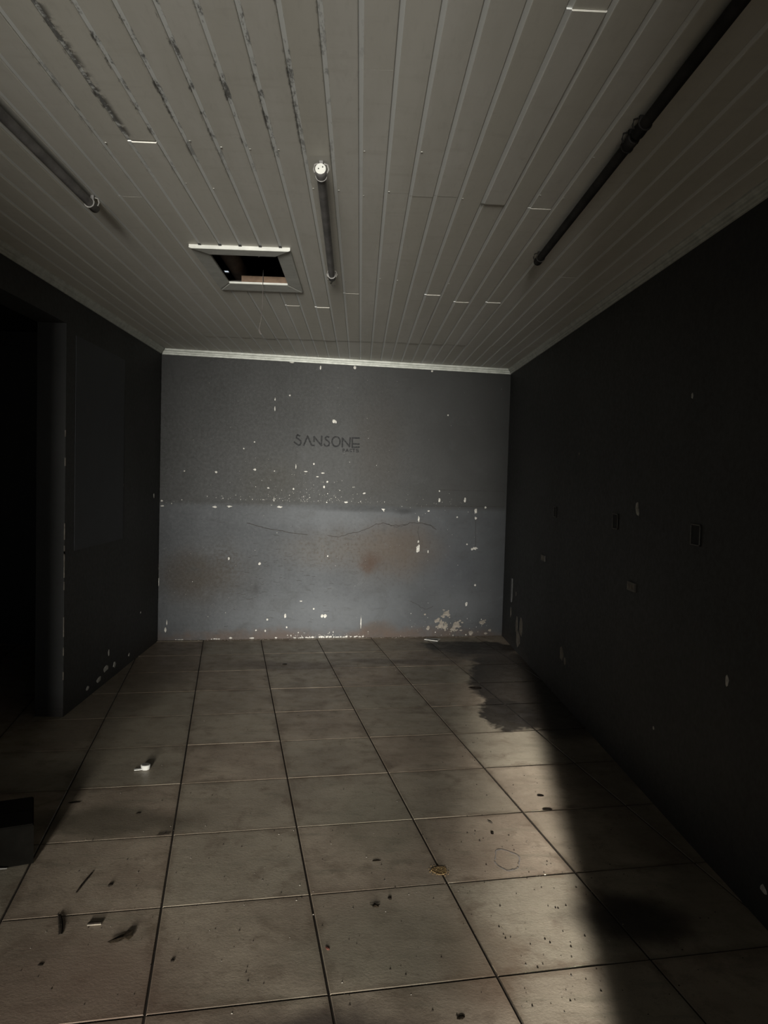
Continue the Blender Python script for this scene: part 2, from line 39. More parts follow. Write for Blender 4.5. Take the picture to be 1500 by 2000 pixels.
SPECKS = [(0.593, 1.28, 0.0047), (0.642, 1.25, 0.005), (0.901, 1.255, 0.0031), (1.582, 1.29, 0.0022), (0.841, 1.249, 0.0025), (0.658, 1.244, 0.0021), (0.916, 1.266, 0.0031), (0.883, 1.26, 0.0021), (1.517, 1.258, 0.0013), (0.904, 1.282, 0.0044), (0.424, 1.269, 0.0022), (1.109, 1.283, 0.0023), (1.419, 1.34, 0.0033), (0.751, 1.276, 0.0033), (0.535, 1.256, 0.0034), (1.288, 1.324, 0.0021), (1.59, 1.309, 0.0027), (1.269, 1.284, 0.0012), (1.138, 1.287, 0.0012), (1.11, 1.253, 0.0028), (1.897, 1.272, 0.0011), (0.936, 1.253, 0.0051), (1.251, 1.266, 0.0025), (0.625, 1.274, 0.0022), (0.532, 1.236, 0.0016), (1.124, 1.282, 0.0022), (1.189, 1.279, 0.0028), (1.293, 1.254, 0.0029), (1.464, 1.271, 0.002), (0.537, 1.308, 0.0053), (1.464, 1.267, 0.0026), (1.54, 1.273, 0.0022), (1.967, 1.283, 0.003), (1.244, 1.254, 0.0025), (1.277, 1.306, 0.0012), (1.244, 1.275, 0.0014), (0.704, 1.283, 0.0024), (1.994, 1.291, 0.0018), (1.297, 1.28, 0.0012), (0.867, 1.25, 0.0019), (1.232, 1.3, 0.0022), (0.188, 1.265, 0.0032), (0.835, 1.273, 0.0028), (1.308, 1.275, 0.0031), (1.388, 1.26, 0.003), (0.419, 1.26, 0.0052), (1.486, 1.262, 0.0017), (0.408, 1.301, 0.0028), (1.082, 1.275, 0.0021), (0.701, 1.266, 0.0018), (0.938, 1.288, 0.0015), (0.635, 1.285, 0.0012), (0.247, 1.252, 0.0014), (1.535, 1.304, 0.0037), (1.9, 1.32, 0.0013), (1.353, 1.254, 0.0017), (1.209, 1.256, 0.0019), (1.611, 1.261, 0.0019), (0.983, 1.252, 0.0044), (1.72, 1.283, 0.0029), (0.917, 1.282, 0.0048), (1.307, 1.263, 0.0012), (0.859, 1.251, 0.0014), (1.195, 1.296, 0.001), (1.516, 1.303, 0.0016), (0.759, 1.25, 0.0026), (0.677, 1.249, 0.0016), (0.59, 1.251, 0.0018), (0.121, 1.249, 0.0023), (1.568, 1.333, 0.001), (0.732, 1.263, 0.0032), (1.562, 1.342, 0.0026), (1.735, 1.309, 0.0026), (1.624, 1.286, 0.001), (0.452, 1.239, 0.0014), (1.416, 1.269, 0.0024), (0.646, 1.251, 0.005), (0.57, 1.245, 0.0029), (0.952, 1.261, 0.0035), (0.815, 1.293, 0.0019), (0.843, 1.279, 0.0011), (0.514, 1.24, 0.0029), (0.496, 1.267, 0.0025), (0.458, 1.257, 0.0015), (1.636, 1.283, 0.0016), (1.481, 1.258, 0.0012), (1.08, 1.263, 0.0015), (1.786, 1.273, 0.0028), (0.703, 1.304, 0.0021), (1.307, 1.268, 0.002), (1.28, 1.258, 0.004), (1.598, 1.295, 0.005), (0.613, 1.238, 0.0019), (0.994, 1.283, 0.003), (1.369, 1.273, 0.0016), (0.713, 1.251, 0.0034), (1.608, 1.287, 0.0029), (1.055, 1.296, 0.0018), (0.95, 1.312, 0.0016), (1.513, 1.282, 0.0009), (1.067, 1.295, 0.0026), (0.764, 1.252, 0.0021), (1.203, 1.268, 0.0024), (1.408, 1.28, 0.0046), (0.934, 1.26, 0.0019), (0.663, 1.255, 0.0053), (1.753, 1.271, 0.0011), (0.772, 1.241, 0.0037), (0.883, 1.309, 0.0018), (1.273, 1.316, 0.0035), (1.468, 1.311, 0.0011), (1.514, 1.291, 0.0025), (0.581, 1.245, 0.0044), (1.418, 1.285, 0.0013), (1.016, 1.251, 0.0036), (1.14, 1.297, 0.0025), (0.704, 1.277, 0.0021), (1.401, 1.265, 0.0035), (1.9, 1.272, 0.0017), (1.807, 1.284, 0.0038), (2.034, 1.284, 0.0053), (0.855, 1.274, 0.0023), (1.303, 1.288, 0.0027), (1.1, 1.279, 0.0013), (1.479, 1.268, 0.0029), (0.786, 1.246, 0.0016), (1.284, 1.273, 0.0012), (1.102, 1.264, 0.0017), (0.486, 1.29, 0.0026), (1.816, 1.271, 0.0027), (0.535, 1.28, 0.0023), (1.285, 1.273, 0.0045), (1.299, 1.314, 0.0017), (1.002, 1.256, 0.0012), (0.397, 1.248, 0.0023), (0.099, 1.23, 0.0046), (0.577, 1.267, 0.0031), (0.617, 1.27, 0.0016), (1.811, 1.295, 0.0011), (1.323, 1.255, 0.0035), (0.68, 1.252, 0.0013), (0.612, 1.291, 0.0032), (1.507, 1.262, 0.0021), (1.258, 1.315, 0.0027), (1.25, 1.287, 0.0047), (0.304, 1.231, 0.0012), (1.857, 1.302, 0.0022), (0.942, 1.265, 0.0019), (0.74, 1.261, 0.0016), (0.729, 1.246, 0.0025), (0.445, 1.26, 0.0015), (2.01, 1.275, 0.002), (1.342, 1.269, 0.0026), (1.475, 1.266, 0.0014), (0.052, 1.237, 0.0017), (0.992, 1.274, 0.0053), (1.053, 1.295, 0.0026), (0.458, 1.241, 0.0029), (0.969, 1.272, 0.0018), (1.31, 1.295, 0.0025), (1.329, 1.31, 0.0054), (0.955, 1.266, 0.0023), (0.547, 1.286, 0.0032), (1.251, 1.277, 0.0023), (1.877, 1.283, 0.002), (1.624, 1.324, 0.0032), (0.768, 1.267, 0.0027), (1.62, 1.318, 0.002), (1.139, 1.264, 0.0009), (1.266, 1.272, 0.0021), (0.833, 1.297, 0.001), (0.513, 1.249, 0.0017), (1.034, 1.275, 0.0026), (1.369, 1.278, 0.0021), (0.715, 1.266, 0.0036), (0.708, 1.244, 0.0023), (0.574, 1.252, 0.003), (0.572, 1.238, 0.0019), (1.177, 1.319, 0.0016), (0.544, 1.297, 0.0018), (1.851, 1.274, 0.0012), (1.445, 1.261, 0.0014), (0.492, 1.25, 0.0054), (0.911, 1.251, 0.0019), (0.556, 1.263, 0.0012), (1.506, 1.264, 0.0035), (1.423, 1.268, 0.0017), (1.492, 1.287, 0.0025), (0.884, 1.282, 0.0027), (1.225, 1.252, 0.0017), (1.433, 1.455, 0.0013), (1.555, 1.456, 0.0022), (1.629, 1.371, 0.0018), (1.297, 1.385, 0.0028), (1.274, 1.325, 0.0015), (1.773, 1.353, 0.0043), (1.421, 1.331, 0.0012), (1.289, 1.447, 0.0019), (1.072, 1.259, 0.0025), (1.189, 1.456, 0.0008), (1.679, 1.29, 0.0034), (0.742, 1.261, 0.0025), (1.526, 1.305, 0.0025), (0.971, 1.463, 0.0026), (1.321, 1.537, 0.001), (1.694, 1.648, 0.0034), (0.836, 1.399, 0.0026), (1.265, 1.457, 0.0007), (1.294, 1.247, 0.0037), (1.351, 1.294, 0.001), (1.446, 1.333, 0.002), (1.339, 1.584, 0.0009), (1.18, 1.346, 0.0031), (1.363, 1.375, 0.0012), (1.008, 1.245, 0.0017), (1.608, 1.382, 0.0038), (1.212, 1.618, 0.0007), (1.353, 1.259, 0.001), (1.015, 1.291, 0.003), (1.245, 1.251, 0.0039), (0.968, 1.425, 0.0009), (1.949, 1.626, 0.0021), (1.243, 1.359, 0.003), (1.438, 1.409, 0.0009), (1.161, 1.519, 0.0027), (1.325, 1.335, 0.0035), (1.363, 1.427, 0.0021), (1.528, 1.287, 0.0018), (1.579, 1.464, 0.0013), (1.745, 1.416, 0.0039), (1.6, 1.39, 0.0036), (1.412, 1.476, 0.0007), (0.784, 1.307, 0.0025), (1.226, 1.43, 0.0017), (1.45, 1.456, 0.0042), (1.282, 1.525, 0.0042), (1.432, 1.388, 0.001), (0.741, 1.624, 0.0028), (0.808, 1.282, 0.004), (0.946, 1.651, 0.0022), (1.035, 1.327, 0.0008), (1.157, 1.56, 0.0012), (1.19, 1.252, 0.0015), (1.268, 1.428, 0.002), (1.317, 1.299, 0.0014), (1.679, 1.451, 0.0006), (0.992, 1.257, 0.0025), (0.96, 1.353, 0.0014), (0.735, 1.273, 0.0011), (1.555, 1.33, 0.002), (0.918, 1.591, 0.0014), (1.489, 1.374, 0.001), (1.768, 1.466, 0.0014), (1.741, 1.316, 0.0011), (1.494, 1.35, 0.0039), (1.048, 1.244, 0.0013), (1.027, 1.324, 0.0017), (1.06, 1.347, 0.0009), (1.272, 1.291, 0.0021), (1.433, 1.282, 0.001), (1.298, 1.299, 0.0011), (1.279, 1.3, 0.0008), (1.225, 1.429, 0.0009), (1.146, 1.272, 0.0023), (1.676, 1.259, 0.0039), (0.906, 1.473, 0.0013), (1.868, 1.266, 0.0007), (1.511, 1.366, 0.0031), (1.57, 1.318, 0.0043), (1.627, 1.473, 0.0027), (1.64, 1.726, 0.0014), (1.129, 1.323, 0.0014), (1.071, 1.371, 0.002), (1.369, 1.359, 0.0024), (0.938, 1.24, 0.0014), (1.348, 1.399, 0.002), (0.989, 1.522, 0.0006), (1.083, 1.243, 0.0009), (1.433, 1.783, 0.0017), (1.238, 1.258, 0.0012), (1.645, 1.43, 0.0008), (1.433, 1.284, 0.0028), (1.3, 1.356, 0.0019), (1.143, 1.328, 0.0039), (1.337, 1.449, 0.002), (1.242, 1.534, 0.0014), (1.101, 1.307, 0.0012), (1.468, 1.253, 0.0014), (1.216, 1.366, 0.0017), (1.302, 1.258, 0.0023), (1.171, 1.357, 0.002), (1.364, 1.394, 0.0018), (1.149, 1.309, 0.0011), (1.483, 1.321, 0.0035), (1.108, 1.316, 0.0011), (1.433, 1.293, 0.0023), (1.083, 1.299, 0.0014), (1.427, 1.435, 0.0012), (1.071, 1.42, 0.0008), (0.95, 1.329, 0.002), (1.594, 1.554, 0.0016), (0.967, 1.316, 0.0018), (0.89, 1.457, 0.0022), (1.127, 1.277, 0.0012), (1.409, 1.376, 0.0019), (1.467, 1.338, 0.0021), (1.4, 1.414, 0.0014), (0.69, 1.535, 0.0035), (1.245, 1.446, 0.0012), (1.686, 1.323, 0.0007), (1.334, 1.385, 0.0013), (1.016, 1.405, 0.0021), (1.185, 1.516, 0.0016), (1.394, 1.507, 0.0028), (1.351, 1.455, 0.0019), (0.66, 1.317, 0.0034), (1.32, 1.379, 0.0021), (1.732, 1.415, 0.0031), (1.438, 1.596, 0.0009), (1.165, 1.499, 0.0021), (2.666, 1.379, 0.002), (2.395, 1.256, 0.0018), (2.337, 1.181, 0.0027), (2.792, 1.29, 0.0029), (2.687, 1.308, 0.0013), (2.683, 1.278, 0.0018), (2.408, 1.167, 0.0014), (2.775, 1.249, 0.0017), (2.394, 1.248, 0.0013), (2.625, 1.251, 0.0019), (2.581, 1.143, 0.0022), (2.763, 1.231, 0.0015), (2.352, 1.275, 0.0017), (2.598, 1.294, 0.0028), (2.088, 1.294, 0.0019), (2.629, 1.217, 0.002), (2.86, 1.205, 0.0027), (2.539, 1.278, 0.0024), (2.767, 1.205, 0.0013), (2.978, 1.308, 0.0015), (2.285, 1.236, 0.0022), (2.473, 1.451, 0.0013), (2.557, 1.316, 0.0015), (2.248, 1.308, 0.0023), (2.37, 1.346, 0.0017), (2.517, 1.284, 0.0021), (2.778, 1.294, 0.002), (2.675, 1.3, 0.002), (2.444, 1.268, 0.0017), (2.811, 1.293, 0.0014), (2.94, 1.37, 0.0009), (2.148, 1.214, 0.0011), (2.538, 1.251, 0.0016), (2.081, 1.221, 0.0024), (2.69, 1.324, 0.002), (2.064, 1.249, 0.0014), (2.204, 1.245, 0.0029), (2.867, 1.317, 0.0015), (2.41, 1.317, 0.0026), (2.735, 1.263, 0.0028), (2.662, 2.026, 0.0012), (1.858, 1.947, 0.0016), (0.665, 2.165, 0.0015), (2.887, 2.081, 0.0008), (2.439, 1.4, 0.0012), (1.622, 1.406, 0.0014), (0.365, 1.253, 0.0011), (1.206, 1.761, 0.0011), (0.951, 2.126, 0.0009), (1.02, 1.446, 0.0011), (0.99, 2.124, 0.0017), (2.823, 1.589, 0.0011), (0.278, 1.801, 0.0018), (0.279, 2.182, 0.0011), (2.172, 1.562, 0.0009), (0.602, 1.927, 0.0018), (0.829, 1.658, 0.0017), (0.105, 1.465, 0.0014), (0.338, 1.52, 0.0013), (2.197, 1.783, 0.0015), (2.414, 1.472, 0.0017), (1.732, 1.345, 0.0015), (2.786, 2.343, 0.0013), (2.068, 1.571, 0.0015), (3.11, 2.118, 0.0015), (0.62, 1.926, 0.0009), (1.864, 1.875, 0.0018), (1.21, 1.884, 0.0015), (0.946, 2.34, 0.001), (1.211, 1.71, 0.0016), (0.727, 1.498, 0.0016), (0.261, 2.229, 0.0012), (1.985, 2.312, 0.0011), (0.423, 1.387, 0.0008), (1.847, 2.06, 0.0014), (0.791, 1.431, 0.0018), (2.465, 1.728, 0.0009), (3.003, 1.651, 0.0013), (2.832, 2.4, 0.001), (1.933, 1.751, 0.001), (0.168, 2.218, 0.0012), (0.259, 1.349, 0.0012), (0.249, 1.525, 0.0008), (1.583, 2.175, 0.0014), (2.066, 1.77, 0.0017), (1.543, 1.849, 0.0008), (0.432, 1.82, 0.0011), (2.022, 1.466, 0.0007), (0.438, 1.404, 0.0014), (0.407, 2.313, 0.0015), (1.28, 1.283, 0.0014), (1.399, 1.862, 0.0012), (0.699, 1.459, 0.0012), (2.986, 1.35, 0.0008), (2.259, 1.357, 0.0015), (2.124, 2.416, 0.0014), (2.231, 1.932, 0.0009), (1.003, 1.381, 0.0012), (0.253, 2.044, 0.0008), (0.241, 2.262, 0.0014), (1.567, 2.329, 0.0017), (2.902, 1.969, 0.0016), (1.167, 1.72, 0.0009), (3.156, 2.397, 0.0014), (3.083, 2.126, 0.0008), (1.27, 1.487, 0.0011), (2.742, 2.099, 0.0009), (1.841, 2.412, 0.0012), (0.606, 1.431, 0.0015), (2.449, 1.883, 0.0013), (1.399, 1.087, 0.0009), (2.545, 1.149, 0.0014), (0.103, 0.788, 0.0013), (1.49, 0.126, 0.001), (0.744, 0.637, 0.0012), (1.163, 1.042, 0.0012), (1.461, 0.863, 0.0018), (1.775, 0.49, 0.0014), (3.134, 0.994, 0.0007), (1.858, 0.446, 0.0012), (0.858, 0.484, 0.0006), (0.103, 0.312, 0.0007), (2.924, 0.888, 0.0013), (2.169, 0.879, 0.0009), (2.68, 0.016, 0.002), (2.425, 0.325, 0.001), (1.037, 0.98, 0.0031), (1.734, 0.007, 0.0014), (2.926, 0.022, 0.001), (0.808, 0.279, 0.0008), (1.38, 0.186, 0.0011), (2.776, 0.255, 0.001), (1.685, 0.879, 0.002), (2.832, 0.344, 0.0017), (0.172, 0.772, 0.0009), (1.811, 1.179, 0.0015), (1.803, 0.804, 0.0026), (1.907, -0.0, 0.0015), (1.218, 0.279, 0.0011), (0.965, 0.403, 0.0016), (0.671, 0.677, 0.0017), (0.162, 1.073, 0.0012), (1.163, 0.013, 0.0007), (0.777, 1.021, 0.0014), (0.264, 1.068, 0.0014), (0.433, 0.212, 0.0025), (0.818, 0.502, 0.0014), (0.385, 0.837, 0.0012), (2.543, 0.438, 0.0007), (3.125, 0.759, 0.001), (0.826, 0.981, 0.0012), (2.969, 0.465, 0.0015), (0.272, 0.782, 0.0021), (0.235, 0.415, 0.003), (1.869, 0.732, 0.003), (0.913, 1.137, 0.0023), (0.625, 0.658, 0.0011), (1.021, 0.896, 0.0022), (0.064, 0.977, 0.0009), (1.983, 0.144, 0.0017), (0.489, 0.154, 0.001), (0.786, 0.105, 0.0012), (0.568, 0.682, 0.0022), (0.745, 0.964, 0.0014), (0.467, 0.32, 0.0014), (0.043, 0.823, 0.0013), (3.113, 0.445, 0.0025), (2.435, 1.183, 0.0022), (2.214, 1.011, 0.0012), (1.415, 0.789, 0.0006), (2.229, 0.008, 0.0031), (0.616, 0.383, 0.0013), (0.254, 0.993, 0.0015), (2.985, 1.027, 0.0006), (0.825, 0.172, 0.0008), (2.428, 0.256, 0.0022), (2.579, 1.116, 0.0011), (0.761, 1.157, 0.0006), (2.685, 0.872, 0.0031), (0.251, 0.45, 0.001), (0.291, 0.53, 0.0025), (2.829, 0.903, 0.0011), (0.588, 0.245, 0.003), (2.933, 0.962, 0.0026), (3.165, 0.81, 0.0021), (2.66, 1.031, 0.0018), (2.191, 0.876, 0.0032), (1.766, 0.961, 0.0009), (2.473, 0.732, 0.0017), (0.076, 0.802, 0.0013), (1.05, 0.715, 0.0008), (0.955, 0.596, 0.001), (2.069, 0.386, 0.0012), (1.584, 0.678, 0.0032), (2.102, 0.864, 0.002), (2.773, 0.69, 0.0029), (0.093, 0.626, 0.0016), (1.613, 0.723, 0.0007), (3.045, 0.126, 0.0013), (0.542, 1.044, 0.0006), (1.87, 0.672, 0.0026), (1.598, 0.759, 0.0017), (2.566, 0.865, 0.0007), (1.195, 0.239, 0.0015), (2.366, 1.022, 0.0007), (0.454, 0.31, 0.0019), (1.208, 0.321, 0.0008), (2.707, 0.984, 0.0017), (2.856, -0.011, 0.0011), (2.31, 0.35, 0.0014), (1.799, 0.189, 0.0016), (1.578, 0.365, 0.0008), (2.734, 0.488, 0.0014), (2.451, 0.463, 0.0013), (0.688, 0.793, 0.0013), (0.138, 0.432, 0.0025), (1.536, 0.646, 0.0018), (0.84, 0.818, 0.003), (2.489, 0.324, 0.0018), (2.889, -0.033, 0.0011), (2.72, 0.126, 0.0032), (2.683, 0.08, 0.001), (2.874, 0.012, 0.0038), (2.88, 0.01, 0.0044), (2.473, 0.12, 0.0015), (2.726, -0.008, 0.001), (2.463, 0.144, 0.0018), (2.918, 0.147, 0.0019), (2.397, 0.049, 0.0018), (2.841, 0.164, 0.0015), (2.664, -0.004, 0.0026), (2.66, 0.098, 0.0043), (2.635, -0.004, 0.0011), (2.735, 0.069, 0.0012), (2.806, 0.038, 0.0009), (2.999, 0.038, 0.0034), (2.63, 0.073, 0.0028), (2.566, 0.019, 0.002), (2.626, -0.002, 0.0026), (2.311, 0.012, 0.0022), (2.365, 0.123, 0.0018), (2.599, 0.071, 0.0015), (2.714, 0.021, 0.0039), (3.034, 0.097, 0.0029), (2.629, 0.011, 0.0044), (3.072, 0.121, 0.0015), (2.913, 0.073, 0.0036), (2.569, 0.04, 0.0048), (3.084, 0.097, 0.0028), (2.63, 0.145, 0.0029), (3.03, 0.159, 0.0035), (2.685, 0.087, 0.0012), (2.322, 0.224, 0.0033), (2.902, 0.232, 0.001), (2.764, 0.149, 0.0026), (2.676, 0.058, 0.0019), (2.748, 0.006, 0.0045), (2.675, 0.092, 0.0037), (2.358, 0.102, 0.0033), (2.692, 0.072, 0.0035), (2.889, -0.048, 0.0018), (2.885, 0.169, 0.0043), (2.917, 0.179, 0.001), (2.602, 0.098, 0.0015), (2.564, 0.161, 0.002), (2.451, 0.099, 0.0025), (2.506, 0.002, 0.0009), (2.949, 0.07, 0.0014), (2.915, 0.029, 0.0044), (2.318, 0.157, 0.0012), (2.981, 0.086, 0.0035), (2.39, 0.065, 0.0021), (2.488, 0.183, 0.0033), (2.335, 0.096, 0.0032), (2.934, 0.05, 0.0029), (2.707, 0.042, 0.0043), (2.6, 0.157, 0.0035), (2.804, 0.108, 0.0037), (1.601, 0.022, 0.0022), (1.708, 0.018, 0.0031), (1.83, 0.035, 0.0012), (1.347, 0.007, 0.002), (1.872, -0.002, 0.0054), (1.228, 0.023, 0.0016), (1.362, 0.007, 0.0051), (1.866, 0.021, 0.0037), (1.867, 0.003, 0.002), (1.449, 0.019, 0.0016), (1.84, -0.001, 0.0027), (1.693, 0.006, 0.0033), (1.832, 0.014, 0.0023), (1.818, 0.007, 0.0022), (1.828, 0.02, 0.0011), (1.424, 0.003, 0.002), (1.653, 0.022, 0.0019), (1.875, -0.001, 0.0009), (1.208, 0.048, 0.0021), (1.249, 0.031, 0.0018), (1.486, 0.004, 0.002), (1.825, 0.003, 0.0038), (1.247, 0.016, 0.0016), (1.253, 0.054, 0.0049), (1.637, 0.024, 0.0033), (1.303, 0.051, 0.0029), (1.521, 0.013, 0.0034), (1.503, 0.006, 0.0033), (1.617, 0.008, 0.002), (1.688, 0.025, 0.0031), (1.199, 0.014, 0.0016), (1.444, 0.03, 0.0013), (1.31, 0.04, 0.0024), (1.459, 0.028, 0.0026), (1.226, 0.028, 0.0049), (1.642, 0.006, 0.0031), (1.576, 0.029, 0.0044), (1.312, 0.051, 0.0031), (1.911, 0.053, 0.0033), (1.387, 0.016, 0.0036), (1.556, 0.015, 0.0011), (1.241, 0.013, 0.0019), (1.346, 0.005, 0.004), (1.762, -0.003, 0.0017), (1.287, 0.009, 0.0016), (1.186, 0.025, 0.005), (1.764, 0.007, 0.0012), (1.461, 0.011, 0.0024), (1.596, 0.007, 0.0021), (1.33, 0.018, 0.002), (1.741, 0.042, 0.0012), (1.745, 0.004, 0.0029), (1.159, 0.012, 0.0015), (1.413, 0.018, 0.0016), (1.693, -0.001, 0.0011), (1.157, 0.01, 0.0022), (1.281, 0.025, 0.0015), (1.638, 0.003, 0.0028), (1.821, 0.03, 0.0016), (1.289, 0.015, 0.0044), (1.87, 0.016, 0.0015), (1.448, 0.032, 0.005), (1.573, 0.003, 0.003), (1.283, 0.027, 0.0019), (1.502, 0.003, 0.0018), (1.183, 0.032, 0.0015), (1.717, 0.023, 0.0036), (1.502, 0.02, 0.0047), (1.731, 0.017, 0.0031), (1.212, 0.013, 0.0048), (1.486, 0.014, 0.0011), (1.706, 0.035, 0.0019), (1.544, 0.053, 0.0032), (1.532, 0.041, 0.005), (1.531, 0.022, 0.0017), (1.154, 0.03, 0.0046), (1.912, 0.034, 0.0032), (1.412, 0.016, 0.0035), (1.533, 0.013, 0.003), (1.544, 0.043, 0.0022), (1.24, 0.026, 0.0033), (1.154, 0.028, 0.001), (1.413, 0.004, 0.0034), (1.711, 0.032, 0.001), (1.358, 0.016, 0.0047), (1.579, 0.054, 0.0049), (1.448, 0.031, 0.003), (1.554, 0.019, 0.002), (1.494, 0.031, 0.0015), (1.344, 0.028, 0.0017)]
LETTERS = [('s', [[(1.2079, 1.8829), (1.1947, 1.8699), (1.1961, 1.855), (1.2138, 1.8442), (1.2341, 1.8289), (1.2381, 1.8091), (1.2275, 1.7912), (1.215, 1.7883), (1.177, 1.8143)], [(1.203, 1.8802), (1.2256, 1.8736)]]), ('a', [[(1.2636, 1.789), (1.2967, 1.8738), (1.3353, 1.7916), (1.3605, 1.7905)]]), ('n', [[(1.3571, 1.8285), (1.3561, 1.8711), (1.4261, 1.7918), (1.4266, 1.8788)]]), ('s', [[(1.4926, 1.8727), (1.4747, 1.8771), (1.4613, 1.865), (1.4652, 1.8501), (1.491, 1.8334), (1.5, 1.8161), (1.4944, 1.7958), (1.4769, 1.7876), (1.459, 1.793), (1.4511, 1.8068)]]), ('o', [[(1.5989, 1.8349), (1.5974, 1.8211), (1.5923, 1.8085), (1.5842, 1.7984), (1.5739, 1.7917), (1.5623, 1.7891), (1.5506, 1.7909), (1.5399, 1.7968), (1.5314, 1.8063), (1.5257, 1.8185), (1.5235, 1.8321), (1.525, 1.8459), (1.5301, 1.8584), (1.5381, 1.8685), (1.5485, 1.8752), (1.5601, 1.8778), (1.5718, 1.8761), (1.5824, 1.8702), (1.591, 1.8607), (1.5967, 1.8485), (1.5989, 1.8349)]]), ('n', [[(1.6211, 1.7867), (1.62, 1.8685), (1.6885, 1.7926), (1.6931, 1.8738)]]), ('e', [[(1.779, 1.8745), (1.7121, 1.873), (1.7144, 1.7869), (1.7787, 1.7907)], [(1.7161, 1.8189), (1.778, 1.8176)]]), ('p', [[(1.6284, 1.7399), (1.6277, 1.7677), (1.641, 1.7671), (1.6423, 1.7561), (1.6291, 1.7526)]]), ('a', [[(1.6549, 1.7433), (1.6666, 1.7701), (1.6796, 1.7432)], [(1.6599, 1.7511), (1.6753, 1.7506)]]), ('c', [[(1.7108, 1.767), (1.6943, 1.768), (1.6928, 1.7472), (1.7114, 1.7453)]]), ('t', [[(1.7174, 1.7708), (1.7405, 1.7706)], [(1.7292, 1.7702), (1.7299, 1.7439)]]), ('s', [[(1.7725, 1.7707), (1.754, 1.7701), (1.7542, 1.7589), (1.7718, 1.7575), (1.7721, 1.7453), (1.7526, 1.7446)]])]
CRACKS = [[(0.7625, 1.0635), (0.8456, 1.046), (0.9384, 1.024), (1.0551, 0.9974), (1.196, 0.9803), (1.3142, 0.9676)], [(1.5047, 0.9605), (1.6106, 0.9522), (1.6968, 0.9772), (1.8028, 1.0026), (1.8704, 1.0276), (1.9378, 1.0672), (2.0258, 1.083), (2.1053, 1.0648), (2.1945, 1.0662), (2.2836, 1.087), (2.3838, 1.0885), (2.4851, 1.0705), (2.547, 1.0322)], [(2.0703, 1.0788), (2.1603, 1.0462), (2.2443, 1.0669)], [(2.3838, 1.0885), (2.4544, 1.0847), (2.5262, 1.0515)], [(2.3743, 1.0689), (2.3664, 1.0003), (2.3887, 0.9272)], [(2.9383, 1.1318), (2.9474, 0.8687)], [(2.5755, 1.4101), (3.2204, 1.4108)], [(2.3536, 1.2538), (2.7845, 1.2576), (3.2258, 1.2614)], [(2.3059, 0.3431), (2.3669, 0.323), (2.4185, 0.2832), (2.4698, 0.2631), (2.54, 0.2923)]]
STAIN_SHADE = {'rust': (2.241, 0.843, 0.374, 0.234), 'rust2': (1.909, 0.704, 0.127, 0.107), 'brownL': (0.287, 0.581, 0.335, 0.255), 'brownL2': (0.579, 0.651, 0.182, 0.28), 'pale': (1.331, 0.224, 0.952, 0.216), 'pale2': (1.501, 1.132, 0.908, 0.133), 'ledge_shade': (1.787, 1.219, 0.534, 0.038), 'ledge_shade2': (2.23, 1.203, 0.124, 0.034), 'base1': (1.99, 0.061, 0.222, 0.122), 'mold': (1.508, 0.822, 0.527, 0.215), 'paleR': (2.842, 0.31, 0.31, 0.2), 'dark': (2.753, 0.659, 0.308, 0.298), 'olive': (0.976, 1.451, 0.324, 0.28), 'warmup': (1.966, 1.813, 0.293, 0.574), 'smear': (0.844, 0.454, 0.042, 0.066)}

STAIN_SHADE['rust'] = (2.17, .85, .46, .28); STAIN_SHADE['wash'] = (2.05, .82, .62, .36); STAIN_SHADE['washL'] = (.42, .58, .55, .36)

# ---------------------------------------------------------------- helpers
class MB:
    def __init__(s): s.v = []; s.f = []
    def add(s, vs_, fs):
        b = len(s.v); s.v += [tuple(q) for q in vs_]; s.f += [tuple(b+i for i in f) for f in fs]; return s
    def box(s, x0, x1, y0, y1, z0, z1):
        return s.add([(x0,y0,z0),(x1,y0,z0),(x1,y1,z0),(x0,y1,z0),(x0,y0,z1),(x1,y0,z1),(x1,y1,z1),(x0,y1,z1)],
                     [(0,3,2,1),(4,5,6,7),(0,1,5,4),(1,2,6,5),(2,3,7,6),(3,0,4,7)])
    def rings(s, rs, caps=True, closed=False):
        n = len(rs[0]); b = len(s.v); s.v += [tuple(q) for r_ in rs for q in r_]
        for i in range(len(rs)-1):
            for j in range(n):
                k = (j+1) % n
                s.f.append((b+i*n+j, b+i*n+k, b+(i+1)*n+k, b+(i+1)*n+j))
        if caps:
            s.f.append(tuple(b+j for j in range(n))[::-1]); s.f.append(tuple(b+(len(rs)-1)*n+j for j in range(n)))
        return s
    def tube(s, pts, rad, n=10):
        pts = [Vector(q) for q in pts]; rs = []
        if not hasattr(rad, '__len__'): rad = [rad]*len(pts)
        for i, q in enumerate(pts):
            t = (pts[min(i+1, len(pts)-1)] - pts[max(i-1, 0)]).normalized()
            a = t.cross(Vector((0,0,1)) if abs(t.z) < .9 else Vector((1,0,0))).normalized(); c = a.cross(t)
            rs.append([q + rad[i]*(a*math.cos(2*math.pi*j/n) + c*math.sin(2*math.pi*j/n)) for j in range(n)])
        return s.rings(rs)
    def cyl(s, a, b, r0, r1=None, n=16): return s.tube([a, b], [r0, r0 if r1 is None else r1], n)
    def poly(s, pts, z0, z1):
        n = len(pts); return s.rings([[(x,y,z0) for x,y in pts], [(x,y,z1) for x,y in pts]])
    def build(s, name, m, parent=None, smooth=False, loc=None, rot=None):
        me = bpy.data.meshes.new(name); me.from_pydata(s.v, [], s.f); me.update(); me.materials.append(m)
        if smooth:
            for p_ in me.polygons: p_.use_smooth = True
            me.set_sharp_from_angle(angle=R(40))
        return link(name, me, parent, loc, rot)
def link(name, me, parent=None, loc=None, rot=None):
    o = bpy.data.objects.new(name, me); col.objects.link(o)
    if parent: o.parent = parent
    if loc is not None: o.location = loc
    if rot is not None: o.rotation_euler = rot
    return o
